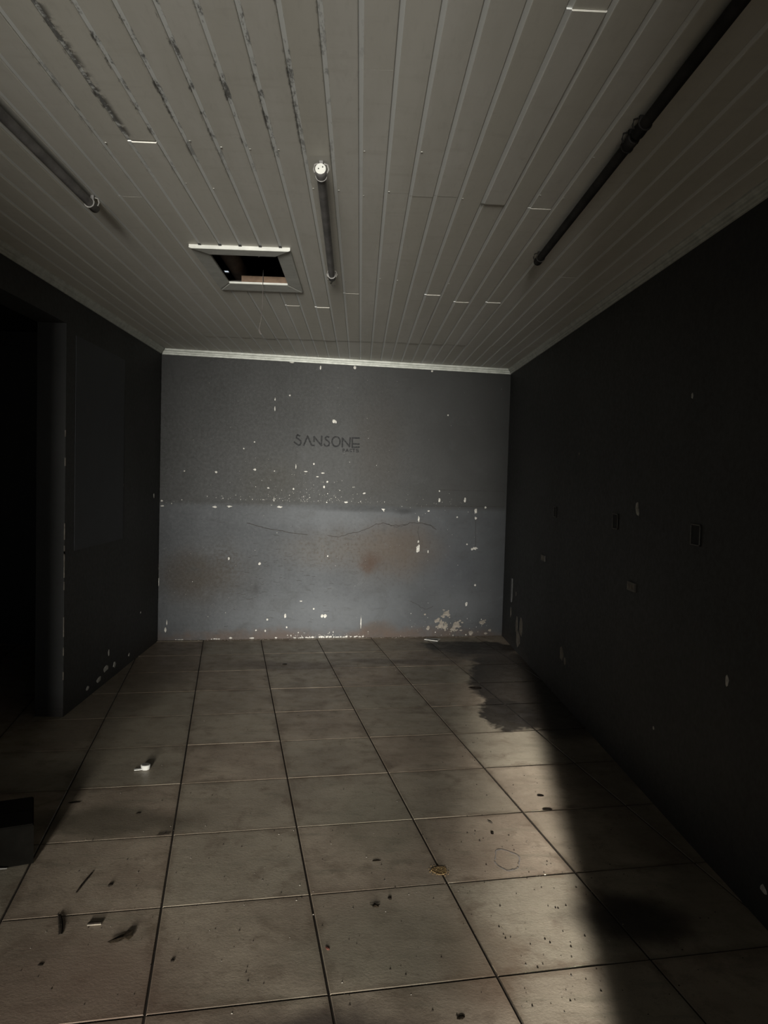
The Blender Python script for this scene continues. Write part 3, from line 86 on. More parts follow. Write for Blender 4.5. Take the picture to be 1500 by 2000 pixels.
def tag(o, label, cat, group=None, kind=None):
    o['label'] = label; o['category'] = cat
    if group: o['group'] = group
    if kind: o['kind'] = kind
    return o
def struct(o, label=None):
    o['kind'] = 'structure'
    if label: o['label'] = label
    return o
def empty(name, loc, label, cat, group=None, rot=(0,0,0)):
    o = bpy.data.objects.new(name, None); col.objects.link(o); o.location = loc; o.rotation_euler = rot; o.empty_display_size = .05
    return tag(o, label, cat, group)

class NT:
    def __init__(s, name, rough=.6, spec=.3, metallic=0):
        s.m = bpy.data.materials.new(name); s.m.use_nodes = True; s.t = s.m.node_tree; s.b = s.t.nodes['Principled BSDF']
        s.b.inputs['Roughness'].default_value = rough; s.b.inputs['Specular IOR Level'].default_value = spec; s.b.inputs['Metallic'].default_value = metallic
    def n(s, k, **kw):
        q = s.t.nodes.new(k)
        for a, v in kw.items(): setattr(q, a, v)
        return q
    def set(s, sock, v):
        if hasattr(v, 'is_output'): s.t.links.new(v, sock)
        elif isinstance(v, tuple) and len(v) == 3 and sock.type == 'RGBA': sock.default_value = (*v, 1)
        else: sock.default_value = v
    def math(s, op, a, b=0.0, c=0.0, clamp=False):
        q = s.n('ShaderNodeMath', operation=op, use_clamp=clamp)
        for i, v in enumerate((a, b, c)): s.set(q.inputs[i], v)
        return q.outputs[0]
    def coord(s, kind='Object'):
        if kind == 'Position': return s.n('ShaderNodeNewGeometry').outputs['Position']
        return s.n('ShaderNodeTexCoord').outputs[kind]
    def noise(s, vec, scale, detail=4, rough=.6, out='Fac', dist=0):
        q = s.n('ShaderNodeTexNoise'); s.set(q.inputs['Vector'], vec)
        q.inputs['Scale'].default_value = scale; q.inputs['Detail'].default_value = detail; q.inputs['Roughness'].default_value = rough; q.inputs['Distortion'].default_value = dist
        return q.outputs[out]
    def ramp(s, v, a, b, lo=0.0, hi=1.0):
        q = s.n('ShaderNodeMapRange', interpolation_type='SMOOTHSTEP'); s.set(q.inputs[0], v)
        for i, k in enumerate((a, b, lo, hi)): q.inputs[i+1].default_value = k
        return q.outputs[0]
    def mix(s, f, a, b, mode='MIX'):
        q = s.n('ShaderNodeMix', data_type='RGBA', blend_type=mode)
        s.set(q.inputs[0], f); s.set(q.inputs[6], a); s.set(q.inputs[7], b); return q.outputs[2]
    def sep(s, v):
        q = s.n('ShaderNodeSeparateXYZ'); s.set(q.inputs[0], v); return q.outputs
    def scale(s, v, k):
        q = s.n('ShaderNodeVectorMath', operation='MULTIPLY'); s.set(q.inputs[0], v); q.inputs[1].default_value = k; return q.outputs[0]
    def warp(s, v, scale, amp):
        nz = s.noise(v, scale, 4, .6, 'Color')
        a = s.n('ShaderNodeVectorMath', operation='SUBTRACT'); s.set(a.inputs[0], nz); a.inputs[1].default_value = (.5,.5,.5)
        b = s.n('ShaderNodeVectorMath', operation='MULTIPLY_ADD'); s.set(b.inputs[0], a.outputs[0]); b.inputs[1].default_value = (amp,amp,amp); s.set(b.inputs[2], v)
        return b.outputs[0]
    def blob(s, x, y, cx, cy, rx, ry, inner=.25, outer=1.25):
        a = s.math('DIVIDE', s.math('SUBTRACT', x, cx), rx); b = s.math('DIVIDE', s.math('SUBTRACT', y, cy), ry)
        dd = s.math('SQRT', s.math('ADD', s.math('MULTIPLY', a, a), s.math('MULTIPLY', b, b)))
        return s.ramp(dd, inner, outer, 1.0, 0.0)
    def bump(s, h, strength=.2, dist=.01):
        q = s.n('ShaderNodeBump'); q.inputs['Strength'].default_value = strength; q.inputs['Distance'].default_value = dist
        s.set(q.inputs['Height'], h); s.set(s.b.inputs['Normal'], q.outputs[0])
    def color(s, c): s.set(s.b.inputs['Base Color'], c); return s.m
    def rough(s, v): s.set(s.b.inputs['Roughness'], v)

# ---------------------------------------------------------------- materials
def paint_wall(name, stained):
    t = NT(name, .62, .25); P = t.coord(); W = t.warp(t.warp(P, 3.0, .16), 11.0, .09); x, y, z = t.sep(W); x0, y0, z0 = t.sep(P)
    n1 = t.noise(P, 1.6, 5); n2 = t.noise(t.scale(P, (5, 5, .6)), 1.5, 4); n3 = t.noise(P, 38, 4, .7)
    c = t.mix(t.ramp(n1, .3, .7), (.058,.058,.054), (.074,.074,.070))
    if stained:
        low = t.ramp(z0, 1.20, 1.26, 1.0, 0.0)
        c = t.mix(low, c, t.mix(t.ramp(n1, .3, .7), (.082,.086,.089), (.112,.118,.122)))
        def st(k, colr, amt, inner=.2, thr=None):
            nonlocal c
            m_ = t.blob(x, z, *STAIN_SHADE[k], inner)
            if thr: m_ = t.math('MULTIPLY', m_, t.ramp(n3, thr[0], thr[1]))
            c = t.mix(t.math('MULTIPLY', m_, amt), c, colr)
        st('pale', (.148,.156,.161), .7); st('pale2', (.128,.134,.138), .7); st('paleR', (.155,.162,.168), .5)
        st('dark', (.085,.090,.098), .7); st('olive', (.060,.054,.037), .4); st('warmup', (.070,.060,.048), .4)
        st('mold', (.070,.058,.045), .75, .1, (.50,.62)); st('mold', (.13,.115,.095), .4)
        st('brownL', (.058,.044,.030), .88); st('brownL2', (.070,.056,.040), .6, .1, (.42,.6))
        st('wash', (.105,.085,.066), .55, .0); st('washL', (.075,.064,.050), .5, .0); st('wash', (.060,.046,.034), .6, .0, (.50,.66))
        st('rust', (.108,.084,.063), .8, .1); st('rust2', (.075,.042,.024), .8)
        st('base1', (.105,.074,.052), .75); st('smear', (.06,.06,.06), .8)
        for k_, cc_ in (('ledge_shade', (.050,.052,.052)), ('ledge_shade2', (.036,.038,.038))):  # shadow under the plaster ledge, painted into the wall colour
            c = t.mix(t.math('MULTIPLY', t.blob(x0, t.math('ADD', z0, t.math('MULTIPLY', t.math('SUBTRACT', n1, .5), .03)), *STAIN_SHADE[k_], .2), .85), c, cc_)
        foot = t.math('MULTIPLY', t.ramp(z, .02, .12, 1.0, 0.0), t.ramp(n1, .35, .55))
        c = t.mix(t.math('MULTIPLY', foot, .75), c, (.115,.075,.052))
    else:
        foot = t.math('MULTIPLY', t.ramp(z, .02, .2, 1.0, 0.0), t.ramp(n1, .4, .6))
        c = t.mix(t.math('MULTIPLY', foot, .5), c, (.075,.06,.05))
    n8 = t.noise(P, 4.2, 6, .68, dist=.6); n9 = t.noise(t.scale(P, (2.2, 2.2, 9)), 2.2, 5, .68)
    c = t.mix(t.ramp(n8, .50, .72, 0, .38), c, (.062,.062,.058))
    c = t.mix(t.ramp(n9, .55, .72, 0, .35), c, (.055,.055,.052))
    if stained: c = t.mix(t.math('MULTIPLY', t.ramp(n8, .26, .44, .40, 0), t.ramp(z0, 1.1, 1.35, 1, .35)), c, (.155,.160,.162))
    c = t.mix(t.ramp(n2, .45, .75, 0, .10 if stained else .03), c, (.075,.077,.078))
    c = t.mix(t.ramp(n3, .60, .75, 0, .35), c, (.05,.048,.045))
    t.bump(t.math('ADD', t.math('MULTIPLY', n1, 1.5), t.math('MULTIPLY', n3, .35)), .35, .006)
    t.rough(t.ramp(n3, .3, .7, .60, .72))
    return t.color(t.mix(1.0, c, (.52,.52,.52), 'MULTIPLY'))
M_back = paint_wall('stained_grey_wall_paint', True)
M_wall = paint_wall('grey_wall_paint', False)

TA, TX, TY, SW, SD = 0.17036, -1.0624, 1.9524, 0.5136, 0.5322
def tile_mat():
    t = NT('worn_ceramic_tile', .42, .4); P = t.coord('Position'); W = t.warp(P, 4.0, .22); x, y, z = t.sep(W)
    rnd = t.n('ShaderNodeObjectInfo').outputs['Random']
    n1 = t.noise(P, 2.2, 6, .62); n2 = t.noise(P, 11, 6, .7); n3 = t.noise(P, 90, 3, .7); n4 = t.noise(t.scale(P, (1.2, 5, 1)), 3, 5, .65)
    c = t.mix(t.ramp(n1, .32, .68), (.225,.192,.160), (.345,.310,.262))
    c = t.mix(t.ramp(rnd, 0, 1, 0, .5), c, (.265,.272,.232))
    n5 = t.noise(P, 5.5, 6, .68, dist=.4); n6 = t.noise(P, 170, 3, .7); n7 = t.noise(P, 34, 5, .72)
    c = t.mix(t.ramp(n5, .50, .70, 0, .60), c, (.150,.125,.100))
    c = t.mix(t.ramp(n5, .28, .42, .40, 0), c, (.385,.360,.315))
    c = t.mix(t.ramp(n2, .50, .75, 0, .55), c, (.14,.115,.09))
    c = t.mix(t.ramp(n7, .55, .70, 0, .45), c, (.13,.105,.082))
    c = t.mix(t.ramp(n4, .52, .70, 0, .5), c, (.165,.16,.13))
    c = t.mix(t.ramp(n6, .56, .72, 0, .5), c, (.12,.098,.078))
    c = t.mix(t.ramp(n6, .28, .40, .35, 0), c, (.44,.40,.35))
    lx, ly, lz = t.sep(t.coord())                                       # grime worked in along the tile edges
    ed_ = t.math('MAXIMUM', t.math('DIVIDE', t.math('ABSOLUTE', lx), SW/2), t.math('DIVIDE', t.math('ABSOLUTE', ly), SD/2))
    c = t.mix(t.math('MULTIPLY', t.ramp(t.math('ADD', ed_, t.math('MULTIPLY', t.math('SUBTRACT', n5, .5), .5)), .86, 1.0), .42), c, (.115,.09,.068))
    Wf = t.warp(t.warp(P, 5.0, .30), 17.0, .10); fx, fy, fz = t.sep(Wf)
    for cx, cy, rx, ry in ((1.28,5.45,.44,1.25), (1.05,6.75,.5,.28), (1.0,4.80,.20,.36)):
        c = t.mix(t.math('MULTIPLY', t.blob(fx, fy, cx, cy, rx, ry, .80, 1.02), .95), c, (.016,.014,.012))
    for cx, cy, rx, ry, amt, cc in ((.98,2.52,.24,.17,.92,(.022,.018,.015)), (1.30,3.7,.22,1.3,.6,(.06,.05,.042)),
                                (-.55,5.95,.55,.16,.6,(.085,.06,.045)), (.35,6.15,.6,.10,.5,(.07,.055,.045)), (-1.05,3.2,.42,.16,.65,(.085,.080,.062)), (-.05,1.95,.30,.14,.8,(.05,.042,.04)), (.42,2.30,.15,.25,.45,(.13,.085,.06)),
                                (-.8,2.1,.4,.35,.55,(.13,.09,.075)), (.12,3.25,.22,.4,.35,(.17,.175,.14)), (.15,2.35,.35,.25,.4,(.16,.165,.135)), (1.05,6.5,.42,.25,.75,(.05,.045,.042)), (-1.55,5.6,.35,1.2,.6,(.08,.065,.05))):
        c = t.mix(t.math('MULTIPLY', t.blob(x, y, cx, cy, rx, ry, .45), amt), c, cc)
    t.bump(t.math('ADD', t.math('MULTIPLY', n2, .6), t.math('MULTIPLY', n3, .5)), .40, .003)
    t.rough(t.ramp(n2, .3, .7, .36, .58))
    return t.color(t.mix(1.0, c, (.77,.70,.615), 'MULTIPLY'))
M_tile = tile_mat()
t = NT('dark_grout', .9, .1); n_ = t.noise(t.coord('Position'), 30, 4); M_grout = t.color(t.mix(n_, (.012,.010,.008), (.035,.028,.022)))

def board_mat():
    t = NT('aged_pvc_board', .55, .3); P = t.coord('Position'); x, y, z = t.sep(P); rnd = t.n('ShaderNodeObjectInfo').outputs['Random']
    n1 = t.noise(t.scale(P, (3, .5, 3)), 2, 4); n2 = t.noise(t.scale(P, (1, .25, 1)), 60, 3); n3 = t.noise(P, 26, 5, .75); n4 = t.noise(t.scale(P, (1.5, 6, 1)), 3, 4)
    c = t.mix(t.ramp(n1, .3, .7), (.545,.525,.46), (.62,.60,.54))
    c = t.mix(t.ramp(rnd, 0, 1, 0, .5), c, (.52,.495,.415))
    c = t.mix(t.ramp(n4, .5, .8, 0, .3), c, (.44,.415,.35))
    c = t.mix(t.ramp(n2, .5, .8, 0, .18), c, (.36,.345,.305))
    ox = t.sep(t.coord('Object'))[0]
    c = t.mix(t.ramp(ox, .0122, .0138, .8, 0), c, (.70,.715,.69))        # cleaner recessed tongue
    # mildew hugging the board joints on the left, where the boards are worst
    n5 = t.noise(t.scale(P, (30, 9, 1)), 1.0, 5, .75)
    edge = t.math('ADD', t.ramp(ox, .0125, .017, 1, 0), t.ramp(ox, .088, .0935, 0, 1), clamp=True)
    zone = t.math('MULTIPLY', t.ramp(x, -1.0, -.80), t.math('MULTIPLY', t.ramp(x, .10, -.30, 0, 1), t.ramp(y, 3.2, 2.2, 0, 1)))
    mil = t.math('MULTIPLY', t.math('MULTIPLY', edge, zone), t.ramp(n5, .50, .62))
    wide = t.math('MULTIPLY', t.math('MULTIPLY', t.ramp(ox, .012, .034, 1, 0), t.math('MULTIPLY', t.ramp(x, -.81, -.79), t.ramp(x, -.72, -.74))), t.math('MULTIPLY', t.ramp(y, 2.60, 2.50), t.ramp(n3, .40, .55)))
    mil = t.math('ADD', mil, wide, clamp=True)
    c = t.mix(t.math('MULTIPLY', mil, .82), c, (.05,.044,.038))
    blot = t.math('MULTIPLY', t.ramp(t.noise(P, 5, 5, .7), .64, .74), t.ramp(n3, .45, .6))
    c = t.mix(t.math('MULTIPLY', blot, .25), c, (.18,.165,.145))
    t.bump(n2, .12, .001)
    return t.color(c)
M_board = board_mat()
def flat(name, a, b, rough=.6, scale=12, spec=.3, metallic=0, bumpk=0, kind='Object'):
    t = NT(name, rough, spec, metallic); n_ = t.noise(t.coord(kind), scale, 5, .65)
    if bumpk: t.bump(n_, bumpk, .004)
    return t.color(t.mix(t.ramp(n_, .3, .7), a, b))
M_trim = flat('dirty_white_trim', (.42,.43,.38), (.58,.59,.53), .5, 18)
M_frame = flat('white_plastic_frame', (.40,.40,.36), (.50,.50,.45), .5, 10)
M_tube = flat('dusty_dark_tube', (.10,.095,.090), (.20,.19,.18), .45, 9)
M_cap = flat('white_lamp_cap', (.40,.40,.365), (.48,.475,.43), .5, 30)
M_metal = flat('dull_clip_metal', (.13,.125,.115), (.24,.23,.21), .5, 40, .3, 0)
M_tube_shade = flat('shaded_lamp_tube', (.016,.015,.013), (.034,.031,.028), .7, 12, .1)  # darker copy of the lamp colours: shade on the right-hand lamps painted in
M_black = flat('black_pin_hole', (.006,.006,.006), (.015,.015,.014), .8)
M_chip = flat('bare_white_plaster', (.26,.25,.22), (.52,.50,.45), .85, 25, .1, 0, .3)
M_chip2 = flat('bare_damp_plaster', (.13,.115,.095), (.24,.215,.18), .85, 25, .1, 0, .3)
M_letter = None
t = NT('faded_black_lettering', .7, .2); n_ = t.noise(t.coord(), 60, 4, .7); M_letter = t.color(t.mix(t.ramp(n_, .42, .68), (.008,.008,.008), (.026,.026,.025)))
M_crack = flat('dark_crack', (.018,.016,.014), (.040,.036,.032), .9, 20)
M_soot = flat('attic_dark_board', (.03,.026,.022), (.05,.042,.036), .9, 8)
M_wood = flat('bare_joist_wood', (.10,.062,.038), (.17,.11,.068), .7, 14)
M_log = flat('old_rafter_wood', (.07,.05,.038), (.13,.09,.065), .8, 14)
M_wire = flat('old_dark_wire', (.05,.045,.04), (.10,.09,.08), .5)
M_wirew = flat('white_wire', (.55,.54,.50), (.7,.69,.64), .5)
M_box = flat('dark_box_board', (.003,.0027,.0021), (.0048,.0043,.0034), .9, 9, .02, 0, .3)
M_tape = flat('grubby_box_edge', (.10,.095,.085), (.16,.15,.13), .7)
M_twig = flat('dark_twig_bark', (.010,.008,.006), (.026,.020,.015), .9, 60, .05)
M_leaf = flat('dry_leaf', (.008,.006,.004), (.022,.016,.010), .9, 60, .05)
M_red = flat('reddish_crumb', (.07,.025,.016), (.12,.045,.03), .8, 60)
M_pale = flat('pale_splinter', (.10,.085,.065), (.16,.135,.10), .85, 60)
M_white = flat('white_plastic', (.36,.355,.325), (.46,.45,.41), .5, 30)
M_print = flat('dark_print', (.03,.03,.03), (.10,.10,.095), .6, 120)
M_ochre = flat('ochre_screed', (.075,.048,.024), (.20,.135,.06), .95, 70, .1, 0, .8)
M_yard = flat('yard_concrete', (.10,.10,.095), (.14,.14,.13), .9, 2)

# ---------------------------------------------------------------- room shell (side walls run along Y, the back wall is askew)
XL, XR, YR, H = -1.77, 1.43, -1.2, 3.15
CEIL = 2.59
WA = Vector((-1.77, 6.75, 0)); WB = Vector((1.43, 7.29, 0)); WANG = math.atan2(WB.y-WA.y, WB.x-WA.x); WLEN = (WB-WA).length
def yb(x): return WA.y + (x-WA.x)*math.tan(WANG)

mb = MB(); mb.box(-.17, WLEN+.15, 0, .16, -.05, H)
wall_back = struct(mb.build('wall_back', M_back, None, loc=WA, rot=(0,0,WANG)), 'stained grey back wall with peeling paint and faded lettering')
# ragged edge of the thicker upper plaster coat
random.seed(11); mb = MB(); top = []; n = 46
for i in range(n+1):
    u = .28 + (2.18-.28)*i/n; top.append((u, 1.238 - .018*i/n + random.uniform(-.004,.004)))
for i in range(n):
    (a, va), (b, vb) = top[i], top[i+1]; th = .007
    mb.add([(a,-th,va),(b,-th,vb),(b,-th*.9,vb+.01),(a,-th*.9,va+.01),(b,.001,vb+.05),(a,.001,va+.05),(a,.001,va),(b,.001,vb)], [(0,1,2,3),(3,2,4,5),(6,7,1,0)])
mb.build('plaster_ridge', M_back, wall_back)

wall_right = struct(MB().box(XR, XR+.15, YR-.12, yb(XR)+.0, -.05, H).build('wall_right', M_wall), 'very dark grey right side wall')
# left wall: solid part by the back corner, opening to a side room nearer the camera, beam over the opening
mb = MB(); mb.box(XL-.17, XL, 4.59, yb(XL-.17)+.0, -.05, H)
wall_left = struct(mb.build('wall_left', M_wall), 'dark grey left wall ending in a squared pier')
mb = MB(); mb.box(XL-.17, XL, 1.4, 4.59, 2.375, H); mb.build('beam', M_wall, wall_left)
mb = MB(); mb.box(XL-.17, XL, YR-.12, 1.4, -.05, H); mb.build('return_wall', M_wall, wall_left)
mb = MB(); mb.box(XL-.168, XL-.002, 4.586, 4.59, 0, .048).build('skirting_block', M_wall, wall_left)
mb = MB(); mb.box(XL, XL+.003, 4.74, 5.70, 1.0, 2.33).build('plaster_patch', flat('bluish_grey_patch_paint', (.032,.034,.037), (.037,.039,.043), .6, 4), wall_left)
# side room
wall_side_room = struct(MB().box(-3.7, XL-.17, 6.49, 6.62, -.05, H).build('wall_side', M_wall), 'dark far wall of the side room')
struct(MB().box(-3.7, -3.55, 1.25, 6.49, -.05, H).build('wall_far_left', M_wall), 'dark outer wall of the side room')
struct(MB().box(-3.7, XL-.17, 1.25, 1.4, -.05, H).build('wall_near_left', M_wall), 'near wall of the side room')
# rear wall with the doorway the daylight comes through
DL, DR, DH = -1.04, 0.23, 2.42
mb = MB(); mb.box(XL-.17, DL, YR-.12, YR, -.05, H).box(DR, XR+.15, YR-.12, YR, -.05, H).box(DL, DR, YR-.12, YR, DH, H)
struct(mb.build('wall_rear', M_wall), 'rear wall with an open doorway behind the viewer')

# floor slab, tiles
base = MB().box(-3.7, XR+.15, YR-.12, 7.6, -.08, -.004).build('floor', M_grout); struct(base, 'dark grout bed under large worn floor tiles')
struct(MB().box(-9, 9, -17, YR-.12, -.08, -.006).build('floor_yard', M_yard), 'concrete yard outside the doorway')
TA, TX, TY, SW, SD = 0.17036, -1.0624, 1.9524, 0.5136, 0.5322
e1 = Vector((math.cos(TA), math.sin(TA))); e2 = Vector((-math.sin(TA), math.cos(TA)))
def clip(poly, nx, ny, c):                 # keep nx*x + ny*y <= c
    out = []
    for i in range(len(poly)):
        a, b = poly[i], poly[(i+1) % len(poly)]; da = nx*a[0]+ny*a[1]-c; db = nx*b[0]+ny*b[1]-c
        if da <= 0: out.append(a)
        if (da < 0 < db) or (db < 0 < da):
            k = da/(da-db); out.append((a[0]+(b[0]-a[0])*k, a[1]+(b[1]-a[1])*k))
    return out
def area(p_): return abs(sum(p_[i][0]*p_[(i+1)%len(p_)][1]-p_[(i+1)%len(p_)][0]*p_[i][1] for i in range(len(p_))))/2 if len(p_) > 2 else 0
def tile_mesh(pts):
    cx = sum(q[0] for q in pts)/len(pts); cy = sum(q[1] for q in pts)/len(pts)
    def ins(k): return [(q[0]-k*(1 if q[0] > cx else -1), q[1]-k*(1 if q[1] > cy else -1)) for q in pts]
    mb = MB(); mb.rings([[(x,y,-.008) for x,y in pts], [(x,y,-.0022) for x,y in pts], [(x,y,0) for x,y in ins(.0022)]])
    me = bpy.data.meshes.new('tile'); me.from_pydata(mb.v, [], mb.f); me.materials.append(M_tile); return me
G = .0032
full = [(-SW/2+G,-SD/2+G),(SW/2-G,-SD/2+G),(SW/2-G,SD/2-G),(-SW/2+G,SD/2-G)]
full_me = tile_mesh(full); random.seed(3)
nbx, nby = -math.sin(WANG), math.cos(WANG); nbc = nbx*WA.x + nby*WA.y
for i in range(-7, 8):
    for j in range(-8, 13):
        c0 = Vector((TX, TY)) + e1*SW*(i+.5) + e2*SD*(j+.5)
        world = [tuple(c0 + e1*x + e2*y) for x, y in full]
        xs = [q[0] for q in world]; ys = [q[1] for q in world]
        def tolocal(p_): return [((Vector(q)-c0).dot(e1), (Vector(q)-c0).dot(e2)) for q in p_]
        pieces = []
        if min(ys) > YR and max(xs) < XR and min(xs) > XL and all(nbx*q[0]+nby*q[1] < nbc for q in world): pieces = [None]
        else:
            wp = clip(clip(clip(world, 0, -1, -YR), 1, 0, XR), nbx, nby, nbc)
            if len(wp) < 3: continue
            if min(q[0] for q in wp) > XL: pieces = [wp]
            elif max(ys) < 4.59 and min(ys) > 1.4 and min(xs) > -3.5: pieces = [None]
            else:
                a = clip(wp, -1, 0, -XL); b = clip(clip(clip(clip(wp, 1, 0, XL), -1, 0, -(XL-.17)), 0, 1, 4.59), 0, -1, -1.4)
                d_ = clip(clip(clip(clip(wp, 1, 0, XL-.17), 0, 1, 6.49), 0, -1, -1.4), -1, 0, 3.5)
                pieces = [q for q in (a, b, d_) if len(q) > 2]
        for pc in pieces:
            if pc is not None and area(pc) < .004: continue
            me = full_me if pc is None else tile_mesh(tolocal(pc))
            link('tile', me, base, (c0.x, c0.y, random.uniform(-.0012, .0)), (random.uniform(-.0012,.0012), random.uniform(-.0012,.0012), TA))

# ---------------------------------------------------------------- ceiling
HX0, HX1, HY0, HY1 = -.772, -.430, 3.752, 4.335
mb = MB(); zc0, zc1 = CEIL+.014, CEIL+.034
mb.box(XL, HX0-.09, YR, 7.3, zc0, zc1).box(HX1, XR, YR, 7.3, zc0, zc1).box(HX0-.09, HX1, YR, HY0, zc0, zc1).box(HX0-.09, HX1, HY1+.10, 7.3, zc0, zc1)
ceiling = struct(mb.build('ceiling', M_soot), 'low ceiling of narrow greyed plastic boards')
struct(MB().box(-3.55, XL-.17, 1.4, 6.49, 2.645, 2.68).build('ceiling_side', M_wall), 'ceiling of the dark side room')
BW_, BX0 = .0955, -.032
def board(k, y0, y1, dz=0.0, skew=0.0, tilt=0.0, name='board', x_from=0.0, x_to=None):
    xa = BX0 + k*BW_; ww = BW_ if x_to is None else x_to
    if xa < XL: return
    if xa + ww > XR: ww = XR - xa
    if ww < .02: return
    prof = [(.0002,.012),(.0002,.0034),(.0125,.0030),(.0132,.0006),(.0145,0),(ww-.003,0),(ww-.0006,.002),(ww-.0006,.012)]
    if x_from > 0: prof = [(x_from,.012),(x_from,0),(ww-.003,0),(ww-.0012,.002),(ww-.0012,.012)]
    me = bpy.data.meshes.new(name)
    mb = MB(); mb.rings([[(x,0,z) for x,z in prof][::-1], [(x,(y1-y0)+skew*x,z) for x,z in prof][::-1]])
    me.from_pydata(mb.v, [], mb.f); me.materials.append(M_board)
    o = link(name, me, ceiling, (xa, y0, CEIL + dz), (tilt, 0, 0)); return o
JOINT = {-8:[(2.56,-.0025,.010)], 5:[(1.765,-.004,.002)], 1:[(2.925,.0006,.002)], -3:[(4.90,-.003,.003)], 4:[(4.475,-.0025,.003)], 6:[(4.625,-.003,.003)], 8:[(4.61,-.003,.003)], 3:[(2.94,.001,.003)], 5.5:[], 7:[(3.025,-.0012,.002)], 0:[(2.06,-.0003,.001)],
         -10:[(3.07,-.0004,.001)], -5:[(4.885,-.0008,.001)], -11:[(4.16,.0006,.002)], -1:[(4.515,-.0008,.001)], 2:[(2.95,.001,.002)], 9:[(3.3,.001,.002)], -13:[(3.2,-.0003,.002)], 11:[(4.0,-.0002,.002)]}
JOINT[5].append((2.99,.001,.003))
random.seed(21); YX = 6.075
for k in range(-18, 16):
    xa = BX0 + k*BW_
    cuts = sorted(JOINT.get(k, [])); segs = []; y = YR; dz = random.uniform(-.0005,.0005)
    FX0, FX1 = HX0-.035, HX1+.035
    hatch = xa + BW_ > FX0 and xa < FX1
    ends = cuts + [(YX, .0, .012)]
    for (yc, ddz, gap) in ends:
        segs.append((y, yc - gap/2, dz)); y = yc + gap/2; dz = ddz
    for y0, y1, z in segs:
        if hatch and y0 < HY0 and y1 > HY1: 
            board(k, y0, HY0-.03, z); board(k, HY1+.06, y1, z)
            if xa < FX0 - .02: board(k, HY0-.03, HY1+.06, z, x_to=FX0-xa)
            if xa + BW_ > FX1 + .01: board(k, HY0-.03, HY1+.06, z, x_from=FX1-xa)
        elif hatch and y0 < HY0 and y1 > HY0: board(k, y0, HY0-.03, z)
        else: board(k, y0, y1, z)
    board(k, YX+.008, yb(xa)-.004, random.uniform(.003,.0045), math.tan(WANG))

# nail heads along the joints
random.seed(6)
for k in range(-9, 9):
    for yy in (2.55, 2.93, 4.2):
        if random.random() < .5: continue
        if k in range(-9, -3) and 3.5 < yy < 4.6: continue
        xk = BX0 + k*BW_ + .018; yy += random.uniform(-.05,.05)
        MB().cyl((xk,yy,CEIL-.0012),(xk,yy,CEIL+.002), .0032, n=8).build('nail_head', M_cap, ceiling)
# crown mouldings
def moulding(length, sy=1):
    prof = [(0,0),(.010,0),(.012,.004),(.012,.014),(.020,.018),(.020,.028),(.030,.033),(.034,.040),(.034,.050),(0,.050)]
    mb = MB(); mb.rings([[(0,-a,b) for a,b in prof], [(length,-a,b) for a,b in prof]]); return mb
struct(moulding(WLEN-.002).build('trim_1', M_trim, None, loc=(WA.x+.001, WA.y, CEIL-.048), rot=(0,0,WANG)), 'ribbed white moulding where the back wall meets the ceiling')
struct(moulding(yb(XL)-YR-.06).build('trim_2', M_trim, None, loc=(XL, YR, CEIL-.048), rot=(0,0,R(90))), 'dim moulding along the top of the left wall')
struct(moulding(yb(XR)-YR-.06).build('trim_3', M_trim, None, loc=(XR, yb(XR)-.045, CEIL-.048), rot=(0,0,R(-90))), 'dim moulding along the top of the right wall')
struct(MB().box(-3.55, XL-.17, 6.46, 6.49, 2.56, 2.645).build('trim_4', M_wall), 'dark moulding in the side room')

# attic over the ceiling with a slit of daylight between the roof sheets
mb = MB(); sx0, sx1, sy0, sy1 = -1.150, -1.112, 6.225, 6.305
mb.box(-3.7, sx0, YR-.12, 7.6, H, H+.01).box(sx1, XR+.15, YR-.12, 7.6, H, H+.01).box(sx0, sx1, YR-.12, sy0, H, H+.01).box(sx0, sx1, sy1, 7.6, H, H+.01)
struct(mb.build('ceiling_roof', M_soot), 'dark underside of the roof above the hatch')

# ---------------------------------------------------------------- ceiling hatch
hatch = empty('ceiling_hatch', (-.6, 4.05, CEIL), 'open square access hatch with white plastic frame in the ceiling', 'hatch')
ox0, ox1, oy0, oy1 = -.842-(-.6), -.362-(-.6), 3.66-4.05, 4.49-4.05
ix0, ix1, iy0, iy1 = HX0+.006+.6, HX1-.006+.6, HY0+.004-4.05, HY1-.006-4.05
def strip(o0, o1, i1, i0, lift=0, name='frame_strip'):
    # mitred strip with a rounded outer lip; o = outer edge ends, i = inner edge ends
    z0, z1 = -.011-lift, -.0005
    mb = MB(); q = [o0, o1, i1, i0]
    c = (sum(p_[0] for p_ in q)/4, sum(p_[1] for p_ in q)/4)
    def sh(p_, k): return (p_[0]+(c[0]-p_[0])*k, p_[1]+(c[1]-p_[1])*k)
    mb.rings([[(x,y,z1) for x,y in q], [(x,y,z0+.004) for x,y in q], [(*sh(p_,.04), z0) for p_ in q]])
    return mb.build(name, M_frame, hatch)
strip((ox0,oy0),(ox1,oy0),(ix1,iy0),(ix0,iy0), .008)
strip((ox1,oy0+.004),(ox1,oy1),(ix1,iy1),(ix1,iy0+.004))
strip((ox1,oy1),(ox0,oy1),(ix0,iy1),(ix1,iy1))
strip((ox0,oy1),(ox0,oy0+.004),(ix0,iy0+.004),(ix0,iy1))
for nm, b in (('upstand', (ix1, ix1+.012, iy0, iy1)), ('upstand', (ix0, ix1, iy0-.012, iy0))):
    MB().box(*b, -.001, .040 if b[3] <= iy1 else .018).build(nm, M_frame if b[3] > iy1 else M_soot, hatch)
for k in range(5):                                     # little dark slots where the board grooves run under the front strip
    xg = BX0 + (-8+k)*BW_ + .0055 + .6
    MB().box(xg-.006, xg+.008, oy0-.012, oy0-.001, -.004, .001).build('groove_end', M_black, hatch)
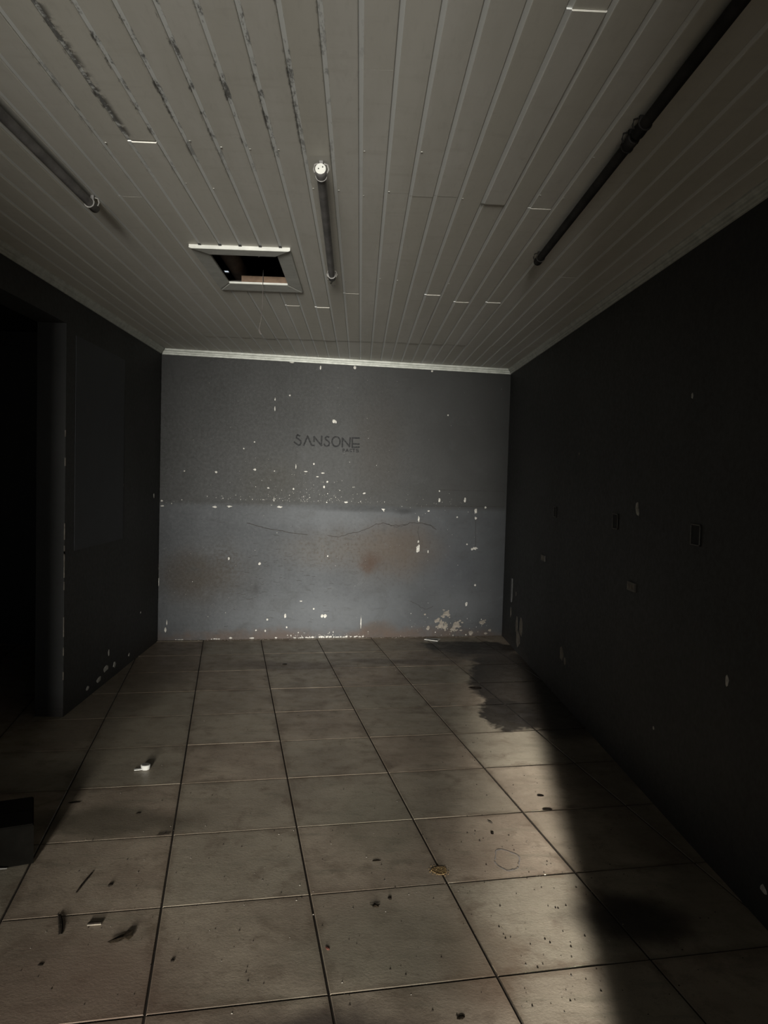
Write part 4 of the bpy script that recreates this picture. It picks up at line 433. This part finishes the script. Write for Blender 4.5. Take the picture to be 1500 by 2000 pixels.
j = MB().box(-.70, HX1-.003, 4.345, 4.388, CEIL+.002, CEIL+.038).build('wooden_joist', M_wood)
tag(j, 'bare brown wooden joist behind the far edge of the ceiling hatch', 'joist')
j = MB().tube([(-.735, 3.5, CEIL+.10), (-.735, 4.3, CEIL+.10), (-.74, 5.2, CEIL+.12)], [.05,.048,.05], 12).build('roof_rafter', M_log, smooth=True)
tag(j, 'dark round rafter glimpsed on the left inside the ceiling hatch', 'rafter')
wr = empty('hanging_wire', (-.577, 4.335, 2.63), 'thin dark wire hanging down out of the ceiling hatch', 'wire')
MB().tube([(0,0,.03),(0,-.006,0),(.001,-.008,-.16),(-.006,-.008,-.25),(-.017,-.008,-.305)], .0021, 6).build('strand', M_wire, wr)
MB().tube([(-.017,-.008,-.303),(-.008,-.008,-.325),(-.003,-.006,-.33)], [.003,.005,.004], 6).build('knotted_end', M_wire, wr)
tag(MB().tube([(-.485, 3.78, CEIL+.040),(-.500, 3.83, CEIL+.036),(-.520, 3.86, CEIL+.024),(-.545, 3.90, CEIL+.018)], [.004,.0045,.003,.0016], 6).build('wire_stub', M_wirew), 'short white wire end poking over the near edge of the hatch', 'wire')

# ---------------------------------------------------------------- tube lamps
def lamp(x0, y0, x1, y1, label, z=2.550, r=.0165, M_tube=M_tube, M_metal=M_metal, M_cap=M_cap):
    e = empty('tube_lamp', (x0, y0, z), label, 'lamp', 'tube lamps on the ceiling')
    D = Vector((x1-x0, y1-y0, 0)); L = D.length; e.rotation_euler = (0, 0, math.atan2(-D.x, D.y))
    MB().cyl((0,.055,0), (0,L-.06,0), r, n=20).build('tube', M_tube, e, True)
    for s in (0, 1):
        ya, yb_ = (0, .060) if s == 0 else (L, L-.062)
        sg = 1 if s == 0 else -1
        h = MB().tube([(0,ya,0),(0,ya+sg*.004,0),(0,yb_,0)], [r*1.06,r*1.18,r*1.12], 20).build('lamp_holder', M_tube, e, True)
        MB().cyl((0,ya-sg*.003,0),(0,ya+sg*.003,0), r*1.10, n=20).build('end_cap', M_cap if s == 0 else M_tube, h, True)
        for q in (-1, 1):
            MB().cyl((q*.007,ya-sg*.0045,.003+.003*q),(q*.007,ya-sg*.002,.003+.003*q), .0022, n=8).build('pin_hole', M_black, h)
        MB().tube([(0,yb_-sg*.002,0),(0,yb_+sg*.003,0)], r*1.25, 20).build('collar', M_metal, h, True)
        yc = ya + sg*.03
        MB().box(-.006,.006,yc-.004,yc+.008,.012,CEIL-z-.001).build('bracket', M_tube, e)
        for q in (-1, 1):
            MB().tube([(q*.010,yc,.030),(q*.022,yc,.026),(q*.026,yc,.010),(q*.021,yc,-.002)], .0028, 6).build('clip', M_metal, e)
    return e
l1 = lamp(-.162, 2.625, -.175, 4.03, 'dark tube lamp with a bright white round end, right of the hatch')
MB().tube([(0,1.405,0),(.002,1.44,-.004),(-.004,1.475,-.008),(-.012,1.485,-.004),(.004,1.52,-.016),(.008,1.53,-.008)], .0028, 6).build('lead_wire', M_wire, l1)
lamp(-1.10, 1.68, -1.087, 3.10, 'grey tube lamp on the ceiling boards near the left wall')
lamp(.80, 2.30, .815, 3.60, 'shadowed dark tube lamp on the right of the ceiling, the farther of two', M_tube=M_tube_shade, M_metal=M_tube_shade, M_cap=M_tube_shade)
lamp(.785, .88, .80, 2.27, 'shadowed dark tube lamp at the top right edge, the nearer of two', M_tube=M_tube_shade, M_metal=M_tube_shade, M_cap=M_tube_shade)

# ---------------------------------------------------------------- marks on the back wall
random.seed(8)
def blobpoly(w_, h_, n=9, jag=.35):
    return [(w_/2*math.cos(2*math.pi*i/n)*random.uniform(1-jag,1.1), h_/2*math.sin(2*math.pi*i/n)*random.uniform(1-jag,1.1)) for i in range(n)]
def patch_mesh(pts, th):
    mb = MB(); n = len(pts); mb.rings([[(x,0.0005,z) for x,z in pts], [(x,-th*.6,z) for x,z in pts], [(x*.8,-th,z*.8) for x,z in pts]]); return mb
def one_chip(u, v, w_, h_):
    v = max(v, h_/2+.002); big = w_ > .05 or h_ > .05
    patch_mesh(blobpoly(w_*1.15, h_*1.15, 15 if big else 9, .55 if big else .4), .0016).build('paint_chip', M_chip2 if (v < .26 and u > 2.3) else M_chip, wall_back, loc=(u, 0, v))
for (u, v, w_, h_) in CHIPS:
    if w_ > .06 and h_ < .03:                       # long ragged rows of small losses
        k = int(w_/.022)
        for i in range(k): one_chip(u - w_/2 + w_*(i+random.uniform(.2,.8))/k, v + random.uniform(-.003,.008), random.uniform(.012,.034), h_*random.uniform(.35,.9))
    elif w_ > .06 and h_ > .05:
        one_chip(u, v, w_*.8, h_*.8)
        for i in range(5): one_chip(u + random.uniform(-.6,.6)*w_, v + random.uniform(-.6,.6)*h_, w_*random.uniform(.12,.35), h_*random.uniform(.12,.35))
    else: one_chip(u, v, w_, h_)
mb = MB()
for (u, v, s) in SPECKS:
    if v < .004: continue
    pts = blobpoly(s*1.9*random.uniform(.6,1.7), s*1.9*random.uniform(.6,2.4), 5, .6); mb.add([(u,-.0008,v)]+[(u+x,-.0002,v+z) for x,z in pts], [(0,1+i,1+(i+1)%5) for i in range(5)][::1])
o = mb.build('paint_specks', M_chip, wall_back); o['kind'] = 'stuff'
def stroke(mb, pts, w_, th):
    pts = [Vector((a, b)) for a, b in pts]
    for i in range(len(pts)-1):
        a, b = pts[i], pts[i+1]; t_ = (b-a).normalized(); a = a - t_*w_*.35; b = b + t_*w_*.35; n_ = Vector((-t_.y, t_.x))*w_/2
        q = [a+n_, a-n_, b-n_, b+n_]; k = th + i*.00002
        mb.add([(p_.x,-k,p_.y) for p_ in q]+[(p_.x,.0005,p_.y) for p_ in q], [(0,1,2,3),(0,4,5,1),(1,5,6,2),(2,6,7,3),(3,7,4,0)])
for i, (nm, ss) in enumerate(LETTERS):
    mb = MB()
    for s_ in ss: stroke(mb, s_, .0145 if i < 7 else .0072, .0006)
    o = mb.build('letter', M_letter, wall_back); o['label'] = 'faded black painted letter ' + nm.upper()
for i, cr in enumerate(CRACKS):
    mb = MB(); fine = []
    for a in range(len(cr)-1):
        for q in range(4):
            k = q/4; fine.append((cr[a][0]+(cr[a+1][0]-cr[a][0])*k, cr[a][1]+(cr[a+1][1]-cr[a][1])*k + (random.uniform(-.006,.006) if i not in (6, 7) else 0)))
    fine.append(cr[-1]); stroke(mb, fine, .0055 if i < 2 else .0035, .0007); mb.build('crack', M_crack, wall_back)

mb = MB()
for i in range(90):
    u = random.gauss(.95,.38); v = random.gauss(.55,.2)
    if not (.08 < u < 1.75 and .1 < v < 1.0): continue
    l_ = random.uniform(.012,.06); stroke(mb, [(u,v),(u+l_*.5,v+random.uniform(-.004,.004)),(u+l_,v+random.uniform(-.006,.006))], random.uniform(.0012,.0032), .0005)
o = mb.build('scuff_marks', M_crack, wall_back); o['kind'] = 'stuff'
# marks on the side walls (thin plaster scars, old switch boxes)
def side_patch(wall, x, s, y, z, w_, h_, m, th=.002, name='paint_chip'):
    pts = blobpoly(w_, h_); mb = MB()
    mb.rings([[(x+s*.0005,y+a,z+b) for a,b in pts], [(x-s*th*.6,y+a,z+b) for a,b in pts], [(x-s*th,y+a*.8,z+b*.8) for a,b in pts]])
    return mb.build(name, m, wall)
for (y, z, w_, h_) in ((3.83,1.385,.045,.075),(3.815,1.365,.03,.04),(6.62,.23,.10,.16),(6.45,.24,.16,.18),(6.55,.12,.2,.14),(5.14,.32,.11,.10),(5.05,.29,.06,.06),(3.24,1.897,.02,.03),(2.82,.76,.03,.05),(6.9,.30,.05,.1),(2.25,.25,.05,.16),(2.5,.12,.05,.03),(6.7,.50,.03,.05),(3.5,.35,.02,.02),(4.9,1.7,.02,.02)):
    side_patch(wall_right, XR, 1, y, z, w_, h_, M_chip if y < 4 else M_chip2)
for (y, z, w_, h_) in ((5.30,1.27,.03,.03),(5.41,1.36,.02,.035),(5.08,1.12,.015,.05),(5.7,1.4,.03,.03),(5.2,1.25,.02,.02),(6.55,1.3,.03,.04),(5.5,1.05,.02,.03),(5.36,.10,.12,.05),(5.22,.06,.10,.04),(5.55,.08,.06,.05),(5.42,.20,.03,.05),(5.0,.06,.06,.03),(5.9,.07,.05,.03),(6.2,.35,.02,.02),(4.8,2.1,.02,.04),(4.95,1.6,.015,.03)):
    side_patch(wall_left, XL, -1, y, z, w_, h_, M_chip)
random.seed(31)
for z, h_ in ((1.13,.10),(1.02,.05),(.93,.16),(.80,.05),(.55,.12),(.40,.05),(.25,.05),(1.55,.05),(1.72,.04)):      # chipped arris of the pier
    MB().box(XL-.004, XL+.0015, 4.5885, 4.594, z-h_/2, z+h_/2).build('chipped_edge', M_chip2, wall_left)
def switch_box(y, z, s=.085):
    o = MB().box(XR-.004, XR+.001, y-s/2, y+s/2, z-s/2, z+s/2).build('switch_box', M_black, wall_right)
    for (a, b, c, d_) in ((-1,1,-1,-.9),(-1,1,.9,1),(-1,-.9,-1,1),(.9,1,-1,1)):
        MB().box(XR-.007, XR-.003, y+a*s/2, y+b*s/2, z+c*s/2, z+d_*s/2).build('rim', M_tape, o)
switch_box(4.145, 1.30); switch_box(3.14, 1.30, .09); switch_box(5.44, 1.295, .075)
def outlet(y, z, wy=.115, hz=.045):
    o = MB().box(XR-.008, XR+.001, y-wy/2, y+wy/2, z-hz/2, z+hz/2).build('wall_plate', M_tape, wall_right)
    for q in (-1, 0, 1): MB().box(XR-.0095, XR-.007, y+q*wy*.3-.012, y+q*wy*.3+.012, z-.012, z+.012).build('plate_slot', M_chip2, o)
outlet(5.74, .926); outlet(3.855, .976)
MB().box(XR-.012, XR+.001, 6.85, 6.90, .40, .62).build('conduit_stub', M_print, wall_right)

# ---------------------------------------------------------------- things on the floor
bx = empty('low_box', (-1.205, 2.85, 0), 'low dark box lying on the tiles at the left edge', 'box', rot=(0, 0, R(23)))
BWd, BDp, BHt = .50, .27, .15
mb = MB(); q = [(-BWd,0),(0,0),(0,BDp),(-BWd,BDp)]
mb.rings([[(x,y,.001) for x,y in q], [(x,y,BHt-.004) for x,y in q], [(x*.99-.002,y*.98+.002,BHt) for x,y in q]]); mb.build('body', M_box, bx)
MB().box(-BWd+.004, -.004, .004, BDp*.49, BHt-.001, BHt+.004).build('flap', M_box, bx)
MB().box(-BWd+.004, -.004, BDp*.51, BDp-.004, BHt-.001, BHt+.003).build('flap', M_box, bx)
MB().tube([(-.40,-.035,.004),(-.25,-.03,.005),(-.13,-.018,.012),(-.09,-.012,.004)], [.004,.004,.005,.002], 6).build('torn_edge', M_tape, bx)

cp = empty('bottle_cap', (-1.045, 3.785, .001), 'small white bottle cap lying on a tile left of centre', 'cap', rot=(0,0,.3))
MB().tube([(0,0,0),(0,0,.004),(0,0,.022),(0,0,.024)], [.019,.0215,.024,.022], 20).build('shell', M_white, cp, True)
MB().cyl((0,0,.0235),(0,0,.0255), .019, n=18).build('hollow', M_tape, cp, True)
MB().box(-.055,-.015,-.012,.006,.002,.006).build('tear_tab', M_white, cp)

pc = empty('printed_card', (.7195, 7.021, .0), 'white card strip with dark print at the foot of the back wall', 'card')
q = [(-.0775,-.020),(-.0475,.060),(.0815,.030),(.0435,-.091)]
q = [(.642-.7195,7.001-7.021),(.763-.7195,6.935-7.021),(.801-.7195,7.050-7.021),(.672-.7195,7.070-7.021)]
mb = MB().poly(q, .002, .006); mb.build('sheet', M_white, pc)
def lerp(a, b, k): return (a[0]+(b[0]-a[0])*k, a[1]+(b[1]-a[1])*k)
l0, r0_, r1_, l1_ = q
def inner(s, t_): return lerp(lerp(l0, r0_, s), lerp(l1_, r1_, s), t_)
MB().poly([inner(.06,.30), inner(.93,.30), inner(.90,.66), inner(.10,.66)], .006, .0068).build('print_band', M_print, pc)
MB().poly([inner(.02,0), inner(.98,0), inner(.98,.16), inner(.02,.16)], .006, .009).build('folded_edge', M_white, pc)

def debris(name, pts, rad, m, label, cat, group=None, n=6):
    c = Vector(pts[0]); c.z = 0; mb = MB().tube([Vector((p_[0]-c.x, p_[1]-c.y, p_[2])) for p_ in pts], rad, n); o = mb.build(name, m, None, True, loc=(c.x, c.y, .0005)); o.scale = (1, 1, .45); return tag(o, label, cat, group)
debris('twig', [(-.968,2.645,.006),(-.966,2.70,.008),(-.963,2.74,.007),(-.960,2.785,.005)], [.003,.0045,.004,.003], M_twig, 'straight dark twig slanting on the tile near the low box', 'twig')
debris('twig', [(-.974,2.51,.007),(-.957,2.475,.009),(-.942,2.44,.010),(-.928,2.40,.006)], [.005,.0075,.0075,.006], M_twig, 'thick short dark twig lying across the tile joint at lower left', 'twig')
debris('twig', [(-.800,3.082,.006),(-.775,3.086,.007),(-.752,3.092,.007)], [.004,.005,.004], M_twig, 'tiny stick lodged where two tile joints cross, above the leaf litter', 'twig')
o = tag(MB().poly([(-.022,-.006),(.022,-.002),(.024,.005),(-.018,.005)], 0, .006).build('wood_splinter', M_twig, None, loc=(-.84,2.462,.001), rot=(0,0,.05)), 'flat dark wood splinter with a pale edge at lower left', 'splinter')
MB().box(-.022,.022,-.0085,-.006,0,.004).build('pale_edge', M_pale, o, rot=(0,0,.09))
def leaf(name, loc, outline, m, label, cat='leaf', curl=.6, th=.0015, rot=0):
    mb = MB(); n = len(outline); top_ = [(x,y,.002+curl*(x*x+y*y)**.5*abs(math.sin(3*x*60+y*40))*.6) for x,y in outline]
    mb.v += [(0,0,.006)]+top_+[(0,0,.003)]+[(x,y,z-th) for x,y,z in top_]
    for i in range(n):
        k = (i+1) % n; mb.f += [(0,1+i,1+k), (n+1,n+2+k,n+2+i), (1+i,n+2+i,n+2+k,1+k)]
    return tag(mb.build(name, m, None, loc=loc, rot=(0,0,rot)), label, cat)
leaf('curled_leaf', (-.722,2.385,.001), [(-.030,-.034),(-.012,-.022),(.006,-.006),(.020,-.010),(.030,.006),(.022,.030),(.006,.036),(-.002,.020),(-.012,.010),(-.026,-.012),(-.040,-.034)], M_leaf, 'dry curled brown leaf below the twigs at lower left', curl=.35)
leaf('dead_leaf', (.093,2.58,.001), [(-.020,.006),(-.010,.004),(-.002,.016),(.006,.006),(.018,.010),(.010,-.004),(.013,-.014),(.002,-.009),(-.009,-.010),(-.010,-.002)], M_leaf, 'small jagged dead leaf on the tile in the lower middle', curl=.35)
def crumb(loc, sx, sy, sz, m, label, cat='crumb', rot=0, group=None, name='debris_crumb'):
    mb = MB(); rs = []
    for zi, k in ((0,.8),(.35,1),(.75,.8),(1,.35)):
        rs.append([(sx*k*math.cos(2*math.pi*i/8)*random.uniform(.75,1.15), sy*k*math.sin(2*math.pi*i/8)*random.uniform(.75,1.15), sz*.5*zi) for i in range(8)])
    mb.rings(rs); return tag(mb.build(name, m, None, loc=(*loc,.0005), rot=(0,0,rot)), label, cat, group)
crumb((-.866,2.700), .010,.012,.008, M_twig, 'round dark seed beside the straight twig', 'seed', name='dark_seed')
crumb((.146,2.631), .008,.011,.007, M_twig, 'black pebble just behind the jagged dead leaf', 'pebble', name='pebble')
crumb((.104,2.898), .019,.007,.003, M_leaf, 'flat brown smear of dried matter in the middle of a tile', 'dirt', .15)
crumb((-.064,2.341), .007,.012,.005, M_red, 'reddish crumb beside the long tile joint at lower centre', rot=.5)
crumb((-.538,2.275), .007,.009,.006, M_twig, 'small dark crumb on the tile at the lower left of the long joint')
crumb((-.935,3.285), .011,.009,.005, M_twig, 'dark crumb on the dirty tile behind the twigs')
crumb((.321,2.035), .014,.008,.005, M_leaf, 'brown crumb at the bottom edge beside the sunlit strip', rot=.5)
crumb((-.928,2.252), .009,.008,.004, M_twig, 'dark crumb in the lower left corner of the floor')
crumb((.905,3.53), .018,.012,.006, M_twig, 'black crumb on the shadow edge right of the sunlit strip')
crumb((.900,3.38), .028,.012,.006, M_twig, 'flat black scrap on the tile joint right of the sunlit strip')
crumb((.612,3.245), .006,.018,.004, M_pale, 'pale sliver at the back of the sunlit tile', 'splinter', .5, name='pale_sliver')
crumb((.604,3.140), .008,.012,.006, M_twig, 'small dark grain with pale edge on the sunlit tile')
crumb((.88,5.40), .05,.035,.004, M_twig, 'thin black scrap on the wet stain by the right wall')
crumb((-.56,5.98), .02,.015,.005, M_twig, 'tiny dark crumb far back on the left of the centre joint')
crumb((-1.25,3.39), .03,.010,.003, M_twig, 'flat dark flake beside the tile joint near the low box', rot=.2)
# chipped hole in the joint
hole = empty('chip', (.347, 2.828, 0), '', ''); del hole['label']; del hole['category']; bpy.data.objects.remove(hole)
pts = [(.030*math.cos(a)*(1+.18*math.sin(3*a)), .034*math.sin(a)*(1+.15*math.cos(2*a))) for a in [2*math.pi*i/16 for i in range(16)]]
mb = MB(); mb.rings([[(x,y,-.002) for x,y in pts], [(x*.97,y*.97,.0016) for x,y in pts], [(x*.6,y*.6,-.0005+.001) for x,y in pts]])
ch = mb.build('joint_hole', M_ochre, base, loc=(.347,2.828,0), rot=(0,0,.35)); ch['label'] = 'chipped hole in the tile joint showing ochre rubble'
random.seed(77); mb = MB()
for i in range(70):
    a = random.uniform(0, 6.28); r_ = random.gauss(.026,.010); x, y = r_*math.cos(a)-.006, r_*math.sin(a); s = random.uniform(.0008,.0022)
    mb.add([(x-s,y-s,0),(x+s,y-s*.7,0),(x+s*.6,y+s,0),(x-s*.8,y+s*.8,0),(x,y,s*1.8)], [(0,1,4),(1,2,4),(2,3,4),(3,0,4)])
o = mb.build('rubble_grains', M_ochre, ch); o['kind'] = 'stuff'
# dried ring mark
ring = [(.052*math.cos(a)*(1+.12*math.sin(4*a)), .085*math.sin(a)*(1+.10*math.cos(3*a))) for a in [2*math.pi*i/36 for i in range(36)]]
mb = MB()
for i in range(36):
    if random.random() < .12: continue
    (x0,y0),(x1,y1) = ring[i], ring[(i+1)%36]; k = random.uniform(.88,.95)
    mb.add([(x0,y0,.0006),(x1,y1,.0006),(x1*k,y1*k,.0006),(x0*k,y0*k,.0006)], [(0,1,2,3)])
o = mb.build('dried_ring', flat('dried_ring_mark', (.09,.08,.07), (.18,.16,.14), .7, 80), base, loc=(.625,2.915,.0)); o['label'] = 'dried oval ring mark on the sunlit tile'
# grit nobody could count
random.seed(99); gd = MB()
def grain(mb, x, y, s):
    mb.add([(x-s,y-s*.8,0),(x+s,y-s*.6,0),(x+s*.7,y+s,0),(x-s*.8,y+s*.7,0),(x,y,s*.7)], [(0,1,4),(1,2,4),(2,3,4),(3,0,4)])
for i in range(700):
    q = random.random()
    x = random.gauss(.75,.25) if q < .3 else random.uniform(-1.08, XR-.08); y = random.uniform(1.9, 6.6) if random.random() < .6 else random.uniform(1.9,3.2)
    if x > XR-.06 or x < -1.08: continue
    grain(gd, x, y, random.choice([.0012,.0016,.0022,.003]))
t = NT('mixed_grit', .9, .1); n_ = t.noise(t.coord('Position'), 23, 2); M_grit = t.color(t.mix(t.ramp(n_, .54, .57), (.018,.014,.011), (.20,.18,.15)))
tag(gd.build('floor_grit', M_grit), 'fine dark and pale grit scattered over the floor tiles', 'grit', None, 'stuff')
# crumbled plaster along the foot of the back wall
random.seed(5); mb = MB()
for i in range(300):
    u = random.choice([random.uniform(.1,3.1), random.gauss(1.55,.35), random.gauss(2.7,.25)])
    if not .05 < u < 3.15: continue
    pnt = WA + Vector((math.cos(WANG), math.sin(WANG), 0))*u - Vector((-math.sin(WANG), math.cos(WANG), 0))*(.008+abs(random.gauss(0,.016)))
    grain(mb, pnt.x, pnt.y, random.choice([.002,.003,.004,.006]))
tag(mb.build('plaster_crumbs', M_chip2), 'crumbled plaster lying along the foot of the back wall', 'rubble', None, 'stuff')
